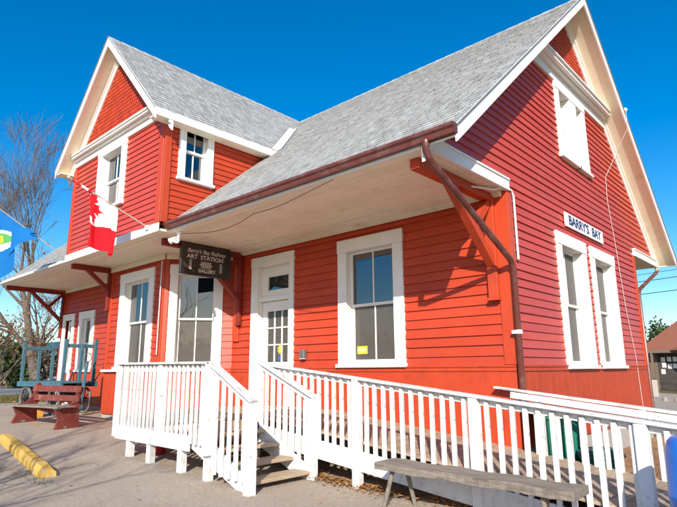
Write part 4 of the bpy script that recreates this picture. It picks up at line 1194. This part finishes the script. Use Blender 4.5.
for su in (-1, 1):
    uu_ = su * (LC / 2 - 0.10)
    for v, h in ((-0.44, 1.20), (0.02, 1.08), (0.42, 1.22)):
        mb = MB(); mb.beam(Cp(uu_, v, CZp - 0.05), Cp(uu_ + su * 0.04, v, CZp + h), 0.09, 0.06, cu_); mb.build('rack_post', 'teal_paint', BC, bevel=0.005)
    mb = MB(); mb.beam(Cp(uu_ + su * 0.02, -0.46, CZp + 1.02), Cp(uu_ + su * 0.02, 0.44, CZp + 1.02), 0.05, 0.10); mb.build('rack_rail', 'teal_paint', BC, bevel=0.005)
for su in (-0.85, 0.85):
    gzw = gz((Cp(su, 0, 0)).x)
    mb = MB(); mb.beam(Cp(su, -0.50, gzw + 0.36), Cp(su, 0.50, gzw + 0.36), 0.06, 0.06); mb.build('axle', 'iron', BC)
    mb = MB(); mb.beam(Cp(su, -0.30, gzw + 0.62), Cp(su, 0.30, gzw + 0.62), 0.20, 0.50); mb.build('bolster', 'iron', BC)
    for sv in (-0.44, 0.44):
        c = Cp(su, sv, gzw + 0.36)
        mb = MB()
        ring = [c + cu_ * (0.335 * math.cos(t)) + Vector((0, 0, 0.335 * math.sin(t))) for t in [2 * math.pi * k / 24 for k in range(25)]]
        mb.tube(ring, 0.036, 8, caps=False); wh = mb.build('wheel', 'tyre_grey', BC, smooth=True)
        mb = MB()
        for k in range(8):
            t = math.pi * k / 4; mb.tube([c, c + cu_ * (0.31 * math.cos(t)) + Vector((0, 0, 0.31 * math.sin(t)))], 0.016, 6)
        mb.lathe([(0.06, -0.06), (0.06, 0.06)], c, 12, cv_); mb.build('spokes', 'iron', wh)
mb = MB(); mb.beam(Cp(LC / 2 + 0.12, 0.0, 0.60), Cp(LC / 2 + 0.20, 0.06, 1.90), 0.10, 0.05, cv_); mb.build('tongue', 'teal_paint', BC, bevel=0.005)
mb = MB(); hc = Cp(LC / 2 + 0.21, 0.06, 2.0)
mb.tube([hc + cv_ * (0.10 * math.cos(t)) + Vector((0, 0, 0.12 * math.sin(t))) for t in [2 * math.pi * k / 16 for k in range(17)]], 0.012, 6, caps=False); mb.build('handle_loop', 'grey_metal', BC, smooth=True)
mb = MB(); mb.tube([Cp(LC / 2 - 0.1, 0.45, 1.3), Cp(LC / 2 + 0.1, 0.62, 1.75), Cp(LC / 2 + 0.05, 0.62, 1.85)], 0.015, 6); mb.build('brake_lever', 'iron', BC)
mb = MB(); mb.lathe([(0.10, -0.04), (0.10, 0.04)], Cp(LC / 2 + 0.10, 0.0, 0.66), 14, cv_); mb.build('turn_pivot', 'teal_paint', BC)
# orange wheel block under the cart seen behind the bench
OB = thing('orange_crate', 'small orange crate on the ground behind the red bench', 'crate', (-12.4, -2.6, 0.45))
mb = MB(); c = Vector((-12.35, -2.62, gz(-12.35)))
for (a, b_) in (((-0.18, -0.15, 0), (0.18, 0.15, 0.04)), ((-0.18, -0.15, 0.041), (-0.15, 0.15, 0.30)), ((0.15, -0.15, 0.041), (0.18, 0.15, 0.30)), ((-0.149, -0.15, 0.041), (0.149, -0.12, 0.30)), ((-0.149, 0.12, 0.041), (0.149, 0.15, 0.30))):
    mb.box(Vector(a) + c, Vector(b_) + c)
mb.build('crate_body', 'wheel_orange', OB, bevel=0.004)

# ------------------------------------------------------------------ parking stop
PS = MB(); n = 26
a = Vector((-8.9, -4.33, 0)); b_ = Vector((-5.05, -4.87, 0)); 
tt = (b_ - a).normalized(); ss = Vector((-tt.y, tt.x, 0))
prof = []
rg = random.Random(3)
for i in range(n + 1):
    p = a.lerp(b_, i / n); g = gz(p.x); k = 1.0
    if i in (0, n): k = 0.8
    j = lambda: rg.uniform(-0.004, 0.004)
    prof.append([p + ss * (0.12 + j()) + Vector((0, 0, g - 0.02)), p + ss * (0.115 + j()) + Vector((0, 0, g + 0.08 * k)), p + ss * (0.06 + j()) + Vector((0, 0, g + 0.135 * k + j())), p + ss * (-0.06 + j()) + Vector((0, 0, g + 0.135 * k + j())), p + ss * (-0.115 + j()) + Vector((0, 0, g + 0.08 * k)), p + ss * (-0.12 + j()) + Vector((0, 0, g - 0.02))])
vs = [p for q in prof for p in q]; m6 = 6
fs = [(m6 * i + k, m6 * i + (k + 1) % m6, m6 * i + m6 + (k + 1) % m6, m6 * i + m6 + k) for i in range(n) for k in range(m6)] + [tuple(range(m6)), tuple(m6 * n + k for k in range(m6 - 1, -1, -1))]
PS.add(vs, fs)
tag(PS.build('parking_stop', 'stop_yellow', bevel=0.0), 'chipped yellow painted kerb stop lying on the pavement at lower left', 'kerb stop')

# ------------------------------------------------------------------ barrel, bins, red container
BL = thing('plastic_barrel', 'bright blue plastic barrel standing before the ramp railing at the right edge', 'barrel', (2.82, -2.70, -0.1))
bg_ = gz(2.8)
mb = MB(); mb.lathe([(0.24, 0.0), (0.27, 0.02), (0.285, 0.10), (0.29, 0.30), (0.297, 0.315), (0.297, 0.345), (0.29, 0.36), (0.29, 0.66), (0.297, 0.675), (0.297, 0.705), (0.29, 0.72), (0.285, 0.98), (0.277, 1.06), (0.258, 1.12), (0.225, 1.155), (0.17, 1.165), (0.165, 1.15)], (2.77, -2.70, bg_), 36)
mb.build('barrel_body', 'barrel_blue', BL, smooth=True)
mb = MB(); mb.lathe([(0.03, 1.15), (0.035, 1.18), (0.02, 1.19)], (2.69, -2.60, bg_), 12); mb.build('bung', 'plastic_white', BL)
mb = MB()
for k in range(8):
    t0 = R(196 + k * 7); t1 = R(203 + k * 7)
    zq = bg_ + 0.44 + 0.05 * (k % 2)
    mb.add([(2.77 + 0.2925 * math.cos(t), -2.70 + 0.2925 * math.sin(t), zq + dz_) for t, dz_ in ((t0, 0), (t1, 0.0), (t1, 0.10), (t0, 0.12))], [(0, 1, 2, 3)])
mb.build('paper_label', 'plastic_white', BL, recalc=False)

def wheelie_bin(x, y, rot, h, w, dpt, matn, label, open_handle=True):
    t = thing('wheeled_bin', label, 'bin', (x, y, gz(x)), 'bins behind the ramp')
    M = Matrix.Translation((x, y, gz(x))) @ Matrix.Rotation(rot, 4, 'Z')
    def q(*p): return M @ Vector(p)
    mb = MB(); w0, d0 = w * 0.4, dpt * 0.4
    mb.hexa([q(-w0, -d0, 0.05), q(w0, -d0, 0.05), q(w0, d0, 0.05), q(-w0, d0, 0.05), q(-w / 2, -dpt / 2, h), q(w / 2, -dpt / 2, h), q(w / 2, dpt / 2, h), q(-w / 2, dpt / 2, h)])
    mb.hexa([q(-w / 2 - 0.02, -dpt / 2 - 0.02, h - 0.05), q(w / 2 + 0.02, -dpt / 2 - 0.02, h - 0.05), q(w / 2 + 0.02, dpt / 2 + 0.02, h - 0.05), q(-w / 2 - 0.02, dpt / 2 + 0.02, h - 0.05), q(-w / 2 - 0.02, -dpt / 2 - 0.02, h + 0.001), q(w / 2 + 0.02, -dpt / 2 - 0.02, h + 0.001), q(w / 2 + 0.02, dpt / 2 + 0.02, h + 0.001), q(-w / 2 - 0.02, dpt / 2 + 0.02, h + 0.001)])
    mb.build('bin_body', matn, t, bevel=0.015)
    mb = MB(); mb.hexa([q(-w / 2 - 0.03, -dpt / 2 - 0.03, h + 0.004), q(w / 2 + 0.03, -dpt / 2 - 0.03, h + 0.004), q(w / 2 + 0.03, dpt / 2 + 0.05, h + 0.004), q(-w / 2 - 0.03, dpt / 2 + 0.05, h + 0.004), q(-w / 2 + 0.05, -dpt / 2 + 0.05, h + 0.06), q(w / 2 - 0.05, -dpt / 2 + 0.05, h + 0.06), q(w / 2 - 0.05, dpt / 2, h + 0.08), q(-w / 2 + 0.05, dpt / 2, h + 0.08)]); mb.build('lid', matn, t, bevel=0.012)
    for s in (-1, 1):
        mb = MB(); mb.lathe([(0.09, -0.025), (0.10, -0.015), (0.10, 0.015), (0.09, 0.025)], q(s * w * 0.42, d0 + 0.04, 0.10), 16, M.to_3x3() @ Vector((1, 0, 0))); mb.build('wheel', 'rubber', t, smooth=True)
    mb = MB(); mb.tube([q(-w * 0.35, dpt / 2 + 0.03, h - 0.03), q(-w * 0.35, dpt / 2 + 0.12, h), q(w * 0.35, dpt / 2 + 0.12, h), q(w * 0.35, dpt / 2 + 0.03, h - 0.03)], 0.018, 8); mb.build('handle', 'rubber', t, smooth=True)
    return t
wheelie_bin(0.36, 0.36, R(-40), 0.98, 0.50, 0.52, 'bin_green', 'tall green wheeled bin by the gable wall behind the ramp')
wheelie_bin(0.93, 0.28, R(-65), 0.50, 0.50, 0.44, 'bin_teal', 'low dark teal bin beside the tall green bin')
RC = thing('red_container', 'small red plastic container under the deck at its left end', 'container', (-6.6, -1.7, 0.2))
mb = MB(); mb.lathe([(0.14, 0), (0.16, 0.02), (0.18, 0.28), (0.19, 0.29), (0.19, 0.32), (0.175, 0.32)], (-5.75, -2.75, gz(-5.75)), 20); mb.build('tub', 'plastic_red', RC, smooth=True)
mb = MB(); mb.lathe([(0.196, 0.318), (0.196, 0.335), (0.15, 0.345)], (-5.75, -2.75, gz(-5.75)), 20); mb.build('lid', 'plastic_red', RC, smooth=True)

# ------------------------------------------------------------------ loose leaves
def leaf_quads(mb, c, s, rg, flat=0.4, tone=(0.6, 1.4)):
    a = rg.uniform(0, 6.28); t = Vector((math.cos(a), math.sin(a), rg.uniform(-flat, flat))).normalized()
    n = Vector((rg.uniform(-flat, flat), rg.uniform(-flat, flat), 1)).normalized(); b_ = n.cross(t).normalized()
    c = Vector(c)
    mb.add([c - t * s, c + b_ * s * 0.55 + n * s * 0.15, c + t * s, c - b_ * s * 0.55 + n * s * 0.15], [(0, 1, 2, 3)], 0, rg.uniform(*tone))
rg = random.Random(21)
mb = MB()
for i in range(2600):
    x = rg.uniform(-2.7, 3.4); y = YO - abs(rg.gauss(0, 0.16)) + 0.14
    if x > -0.6 and rg.random() < 0.55: continue
    leaf_quads(mb, (x, y, gz(x) + 0.012 + rg.random() * 0.05), rg.uniform(0.02, 0.042), rg)
for i in range(1600):
    x = rg.uniform(-6.2, 3.2); y = rg.uniform(-1.9, -0.1)
    leaf_quads(mb, (x, y, gz(x) + 0.012 + rg.random() * 0.03), rg.uniform(0.02, 0.042), rg)
for i in range(120):
    x = rg.uniform(-17, 4); y = rg.uniform(-7.5, -2.2)
    leaf_quads(mb, (x, y, gz(x) + 0.010), rg.uniform(0.018, 0.034), rg)
for i in range(900):
    x = rg.uniform(0.2, 6); y = rg.uniform(0.1, 9)
    leaf_quads(mb, (x, y, gz(x) + 0.012), rg.uniform(0.02, 0.04), rg)
for i in range(1300):
    x = rg.uniform(-26, -19.6); y = rg.uniform(-6, 8)
    leaf_quads(mb, (x, y, gz(x) + 0.01), rg.uniform(0.04, 0.08), rg)
tag(mb.build('fallen_leaves', 'leaf_litter', recalc=False), 'brown fallen leaves drifted along the ramp and scattered on the ground', 'leaves', kind='stuff')
mb = MB()
for i in range(1500):
    if rg.random() < 0.5: x, y = rg.uniform(-19, 3.6), rg.uniform(-7.5, -2.0)
    else: x = rg.uniform(-12, 3); y = -3.35 - abs(rg.gauss(0, 0.25)) if x < -2.4 else -2.05 - abs(rg.gauss(0, 0.3))
    r_ = rg.uniform(0.005, 0.014); z = gz(x); a = rg.uniform(0, 6.28)
    b4 = [(x + r_ * math.cos(a + k * 1.57), y + r_ * math.sin(a + k * 1.57) * rg.uniform(0.6, 1), z) for k in range(4)]
    mb.add(b4 + [(x, y, z + r_ * 0.9)], [(0, 1, 4), (1, 2, 4), (2, 3, 4), (3, 0, 4)])
tag(mb.build('gravel', 'grit', recalc=False), 'loose grit and small stones scattered on the pavement', 'gravel', kind='stuff')
mb = MB()
def blades(n, x0, x1, y0, y1, h0, h1):
    for i in range(n):
        x = rg.uniform(x0, x1); y = rg.uniform(y0, y1); h = rg.uniform(h0, h1); a = rg.uniform(0, 6.28); w = h * 0.14
        z = gz(x) - 0.005; lx, ly = rg.uniform(-0.5, 0.5) * h, rg.uniform(-0.5, 0.5) * h
        mb.add([(x - w * math.cos(a), y - w * math.sin(a), z), (x + w * math.cos(a), y + w * math.sin(a), z), (x + lx, y + ly, z + h)], [(0, 1, 2)], 0, rg.uniform(0.6, 1.4))
blades(9000, -27, -19.4, -8, 10, 0.05, 0.14); blades(2600, 1.2, 7, 0.3, 6, 0.03, 0.10); blades(3000, 0.4, 7, 6, 15.9, 0.04, 0.14)
blades(160, -5.6, -4.4, -5.15, -4.9, 0.02, 0.05)
tag(mb.build('grass', 'grass_blade', recalc=False), 'thin dry autumn grass on the verges', 'grass', kind='stuff')

# ------------------------------------------------------------------ trees
def grow(mb_t, mb_c, p, dirv, length, rad, level, maxlevel, rg, tips, spread=0.6, up=0.25, kids=(3, 5)):
    seg = 4 if level < 2 else 3
    pts = [Vector(p)]; v = Vector(dirv).normalized(); cur = Vector(p)
    for i in range(seg):
        v = (v + Vector((rg.gauss(0, 0.10), rg.gauss(0, 0.10), rg.gauss(0, 0.07) + up * 0.12))).normalized()
        cur = cur + v * (length / seg); pts.append(cur.copy())
    rads = [rad * (1 - 0.55 * i / seg) for i in range(seg + 1)]
    rads = [max(q, 0.0055) for q in rads]
    tgt = mb_t if level == 0 else mb_c
    tgt.tube(pts, rads, 10 if level == 0 else (6 if level == 1 else (4 if level == 2 else 3)), caps=False)
    if level == maxlevel:
        tips.append((pts[-1], v)); tips.append((pts[-2], v)); return
    n = rg.randint(*kids) + (3 if level == maxlevel - 1 else 0)
    for k in range(n):
        f = rg.uniform(0.35, 1.0) if k else 1.0
        i = min(seg - 1, int(f * seg)); q = pts[i].lerp(pts[i + 1], f * seg - i) if i < seg else pts[-1]
        a = rg.uniform(0, 6.28); s = rg.uniform(0.5, 1.1) * spread
        ref = v.cross(Vector((0.2, 0.9, 0.4))).normalized(); bi = v.cross(ref)
        nd = (v + (ref * math.cos(a) + bi * math.sin(a)) * s + Vector((0, 0, up * 0.3))).normalized()
        grow(mb_t, mb_c, q, nd, length * rg.uniform(0.58, 0.78), rads[i] * rg.uniform(0.48, 0.68), level + 1, maxlevel, rg, tips, spread, up, kids)

def bare_tree(name, label, loc, h, seed, levels=5, leaves=0, leafmat='leaf_brown', leaf_s=0.09, barkm='bark', group=None, kids=(3, 5), rad=None, spread=0.65, zmax=None, up=0.25, low=0.0):
    rg = random.Random(seed)
    t = thing(name, label, 'tree', loc, group)
    a, c, tips = MB(), MB(), []
    grow(a, c, Vector(loc) - Vector((0, 0, 0.2)), (rg.gauss(0, 0.04), rg.gauss(0, 0.04), 1), h * 0.36, rad or h * 0.022, 0, levels, rg, tips, spread, up, kids)
    a.build('trunk', barkm, t, smooth=True, recalc=False)
    cr = c.build('branches', barkm, t, smooth=True, recalc=False)
    if leaves:
        l = MB()
        for i in range(leaves):
            p, v = rg.choice(tips)
            if zmax and p.z > zmax and rg.random() < 0.85: continue
            leaf_quads(l, p + Vector((rg.gauss(0, 0.16), rg.gauss(0, 0.16), rg.gauss(0, 0.16))), leaf_s * rg.uniform(0.7, 1.3), rg, 1.5, (0.55, 1.5))
        l.build('crown', leafmat, t, recalc=False)['kind'] = 'stuff'
    return t
bare_tree('bare_tree', 'tall leafless grey tree rising behind the left canopy', (-25.2, 1.9, gz(-25)), 15.5, 5, levels=5, barkm='bark', kids=(4, 5), group=None, spread=0.62, rad=0.25)
bare_tree('oak_tree', 'pale trunked tree with clinging rusty brown leaves behind the baggage cart', (-22.6, 1.0, gz(-22)), 7.5, 14, levels=5, leaves=1500, barkm='bark_pale', kids=(3, 4), leaf_s=0.062, zmax=4.3, spread=0.75)
bare_tree('bare_tree', 'slim leafless tree at the far left behind the blue flag', (-30.5, -0.6, gz(-30)), 13.0, 23, levels=5, barkm='bark', kids=(3, 5), spread=0.6)
bare_tree('young_tree', 'thin dark trunked young tree with russet leaves left of the cart', (-22.0, -0.9, gz(-22)), 5.0, 31, levels=4, leaves=600, barkm='bark', leaf_s=0.06, kids=(3, 4), rad=0.07)
# the tree whose branches shade the pavement and the one that shades the gable: both stand behind the photographer
bare_tree('bare_tree', 'bare street tree out of view whose branch shadows streak the pavement', (-0.5, -12.8, gz(0)), 9.5, 41, levels=4, kids=(3, 4), rad=0.30, spread=0.6)
bare_tree('bare_tree', 'bare tree out of view whose twig shadows touch the gable skirt', (9.5, -7.0, gz(9)), 9.5, 52, levels=5, kids=(3, 4), rad=0.15, spread=0.65)

def bush(name, label, c, rx, ry, rz_, n, matn, cat='bush', s=0.11, seed=1, group=None, trunk=False, tone=(0.5, 1.5), cone=False):
    rg = random.Random(seed); t = thing(name, label, cat, c, group); mb = MB(); c = Vector(c)
    lob = [(Vector((rg.uniform(-0.6, 0.6), rg.uniform(-0.6, 0.6), rg.uniform(0.25, 0.8))), rg.uniform(0.3, 0.55)) for _ in range(14)]
    for i in range(n):
        if cone:
            h = rg.random() ** 1.4; a = rg.uniform(0, 6.28); r_ = (1 - h) * (0.5 + 0.5 * rg.random()) * (0.75 + 0.35 * math.sin(h * 40))
            p = Vector((r_ * math.cos(a) * rx, r_ * math.sin(a) * ry, (0.08 + h * 0.92) * rz_))
        else:
            lc_, lr = rg.choice(lob); v = Vector((rg.gauss(0, 1), rg.gauss(0, 1), rg.gauss(0, 1))).normalized() * lr * rg.uniform(0.6, 1.05)
            p = lc_ + v; p = Vector((p.x * rx, p.y * ry, max(0.02, p.z) * rz_))
        leaf_quads(mb, c + p, s * rg.uniform(0.6, 1.4), rg, 1.6, tone)
    cr = mb.build('crown' if trunk else 'foliage', matn, t, recalc=False); cr['kind'] = 'stuff'
    mb = MB(); mb.tube([c - Vector((0, 0, 0.1)), c + Vector((0.02, 0, rz_ * 0.6))], [max(0.04, rz_ * 0.02), 0.02], 7); mb.build('trunk' if trunk else 'stem', 'bark', t)
    return t
bush('bush', 'round yellow green shrub beyond the verge at the left edge', (-40.5, 5.0, 0.47), 2.0, 2.0, 3.4, 3000, 'leaf_green', s=0.16, seed=2)
bush('bush', 'low russet shrub across the road left of the cart', (-50.0, 9.3, 0.47), 2.6, 2.6, 3.2, 2600, 'leaf_rust', s=0.16, seed=3)
bush('evergreen_tree', 'dark evergreen standing far across the road at the left', (-78.0, 18.5, 0.47), 2.4, 2.4, 6.0, 2600, 'leaf_conifer', 'tree', s=0.4, seed=4, trunk=True, cone=True)
for (i, (x, y, h, l_)) in enumerate(((-16.6, 74, 6.0, 'leafy green treetop just right of the rear downspout'), (-14.3, 76, 6.6, 'leafy green treetop second from the rear downspout'), (-12.2, 73, 6.2, 'leafy green treetop cut by the right edge of the picture'))):
    bush('background_tree', l_ + ' above the brown roof', (x, y, -0.2), 2.4, 2.4, h, 2600, 'leaf_green', 'tree', s=0.24, seed=80 + i, group='trees behind the brown roofed building', trunk=True)
# the woods that ring the yard, seen as one mass at the far left and in the window glass
mb = MB(); rg = random.Random(77)
for i in range(300):
    a = R(rg.uniform(150, 395)); dist = rg.uniform(62, 92)
    cx_, cy_ = dist * math.cos(a), dist * math.sin(a) - 4
    h = rg.uniform(4.5, 8.5) if not (R(150) < a < R(186)) else rg.uniform(3.5, 6.0); w = rg.uniform(2.2, 4.0)
    mb.tube([(cx_, cy_, -0.5), (cx_, cy_, h * 0.75)], [0.18, 0.05], 4, caps=False, tone=0.7)
    for k in range(110):
        v = Vector((rg.gauss(0, 0.45), rg.gauss(0, 0.45), rg.gauss(0, 0.24)))
        leaf_quads(mb, (cx_ + v.x * w, cy_ + v.y * w, h * (0.58 + v.z * 0.9)), rg.uniform(0.25, 0.6), rg, 1.6, (0.5, 1.5))
tag(mb.build('far_woods', 'leaf_rust', recalc=False), 'hazy russet woods on the far skyline beyond the road', 'woods', kind='stuff')

# ------------------------------------------------------------------ background building at the right
HB = thing('roadside_building', 'low brown roofed building with notices on its dark wall at the right edge', 'building', (-2.5, 36, -0.2))
bx0, bx1, by0, by1 = -6.35, 6.0, 33.5, 41.5
mb = MB(); mb.box((bx0, by0, -0.3), (bx1, by1, 2.75)); wl = mb.build('wall', 'wall_taupe', HB)
ov = 0.9; e0, e1, f0, f1 = bx0 - 0.2, bx1 + ov, by0 - ov, by1 + ov; hz = 5.3
mb = MB()
R_ = [(e0, f0, 2.72), (e1, f0, 2.72), (e1, f1, 2.72), (e0, f1, 2.72), (e0 + 2.2, (f0 + f1) / 2, hz), (e1 - 3, (f0 + f1) / 2, hz)]
mb.add(R_, [(0, 1, 5, 4), (1, 2, 5), (2, 3, 4, 5), (3, 0, 4), (0, 3, 2, 1)]); hr = mb.build('roof', 'roof_brown', HB)
mb = MB(); mb.prism([(-4.55, f0 - 0.1, 2.70), (-2.2, f0 - 1.8, 2.70), (-2.2, f0 + 2.4, 4.35)], (3.6, 0, 0.06)); mb.build('porch_roof', 'roof_brown', hr)
mb = MB(); mb.box((e0, f0 - 0.03, 2.55), (e1, f0 + 0.02, 2.72)); mb.build('fascia', 'wall_taupe', hr)
mb = MB(); mb.box((-5.55, by0 - 0.03, -0.2), (-2.5, by0 - 0.002, 2.5)); dw = mb.build('window', 'room_dark', HB)
rg = random.Random(5)
for i in range(9):
    u = -5.35 + 0.34 * (i % 4) + rg.uniform(-0.05, 0.05); z = 1.95 - 0.36 * (i // 4) + rg.uniform(-0.06, 0.06)
    mb = MB(); mb.box((u, by0 - 0.045, z), (u + 0.24, by0 - 0.036, z + 0.30)); mb.build('notice', 'paper', dw)
for x in (-6.1, -5.75): 
    mb = MB(); mb.box((x, by0 - 0.9, -0.3), (x + 0.14, by0 - 0.76, 2.56)); mb.build('porch_post', 'wall_taupe', HB)
# timber fence end and rocks by that building
FE_ = thing('concrete_post', 'pale concrete post standing before the brown roofed building', 'post', (-4.6, 26, -0.15))
mb = MB(); mb.box((-4.40, 25.9, -0.3), (-4.05, 26.2, 0.95)); mb.build('post_body', 'concrete', FE_, bevel=0.03)
mb = MB(); mb.beam((-6.8, 26.05, 0.55), (-4.41, 26.05, 0.55), 0.08, 0.25); mb.build('rail', 'wood_dark', FE_)
rk = MB(); rg = random.Random(9)
RKT = thing('stone_edging', 'pale broken stones edging the yard behind the station', 'stones', (-3, 22, -0.2))
for i in range(14):
    x = -6 + i * 0.5; c = Vector((x, 22.5 + rg.uniform(-0.2, 0.2), -0.05)); r_ = rg.uniform(0.10, 0.2)
    mb = MB(); mb.lathe([(r_ * 0.8, -0.1), (r_, 0.08), (r_ * 0.75, 0.2), (r_ * 0.3, 0.28)], c, 7); mb.build('stone', 'grit', RKT, bevel=0.02)

# ------------------------------------------------------------------ utility poles and wires (poles stand outside the view)
def upole(x, y, h, label):
    t = thing('utility_pole', label, 'pole', (x, y, gz(x)))
    mb = MB(); mb.tube([(x, y, gz(x) - 0.2), (x, y, h)], [0.15, 0.11], 10); mb.build('shaft', 'bark', t, smooth=True)
    mb = MB(); mb.beam((x - 1.0, y, h - 0.4), (x + 1.0, y, h - 0.4), 0.10, 0.12); mb.build('cross_arm', 'wood_dark', t)
upole(14.0, 21.0, 9.2, 'utility pole out of view right of the station carrying the wires')
upole(-24.0, 30.0, 9.2, 'utility pole hidden behind the station carrying the wires')
def wire(z0, z1, sag, label, rad=0.018):
    mb = MB(); a, b_ = Vector((-24, 30, z0)), Vector((14, 21, z1))
    mb.tube([a.lerp(b_, i / 30) - Vector((0, 0, sag * 4 * (i / 30) * (1 - i / 30))) for i in range(31)], rad, 5)
    tag(mb.build('overhead_wire', 'wire'), label, 'wire', 'overhead wires behind the station')
wire(8.4, 8.2, 1.6, 'uppermost thin dark overhead wire crossing the sky right of the station', 0.014)
wire(7.4, 7.4, 1.1, 'middle dark overhead wire crossing the sky right of the station', 0.02)
wire(6.8, 6.8, 1.2, 'lowest dark overhead wire crossing the sky right of the station', 0.02)
# far building across the road at the left
FH = thing('far_house', 'small pale house with dark roof across the road at the left', 'house', (-58, 15, 0.4))
mb = MB(); mb.box((-62, 11, 0.3), (-54, 19, 2.9)); mb.build('wall', 'concrete', FH)
mb = MB(); mb.prism([(-53.5, 10.5, 2.9), (-53.5, 19.5, 2.9), (-53.5, 15, 4.8)], (-9, 0, 0)); mb.build('roof', 'bin_teal', FH)
for yy in (12.5, 15, 17.2):
    mb = MB(); mb.box((-54.0, yy, 1.2), (-53.96, yy + 0.9, 2.3)); mb.build('window', 'room_dark', FH)
# low hills on the horizon
mb = MB(); n = 90
vs = []
for i in range(n + 1):
    a = 2 * math.pi * i / n; r_ = 700
    vs.append((r_ * math.cos(a), r_ * math.sin(a), -3)); vs.append((r_ * 1.06 * math.cos(a), r_ * 1.06 * math.sin(a), 9 + 5 * math.sin(i * 0.7) + 3 * math.sin(i * 1.9)))
mb.add(vs, [(2 * i, 2 * i + 2, 2 * i + 3, 2 * i + 1) for i in range(n)])
mb.build('hills', 'hills', recalc=False)['kind'] = 'structure'
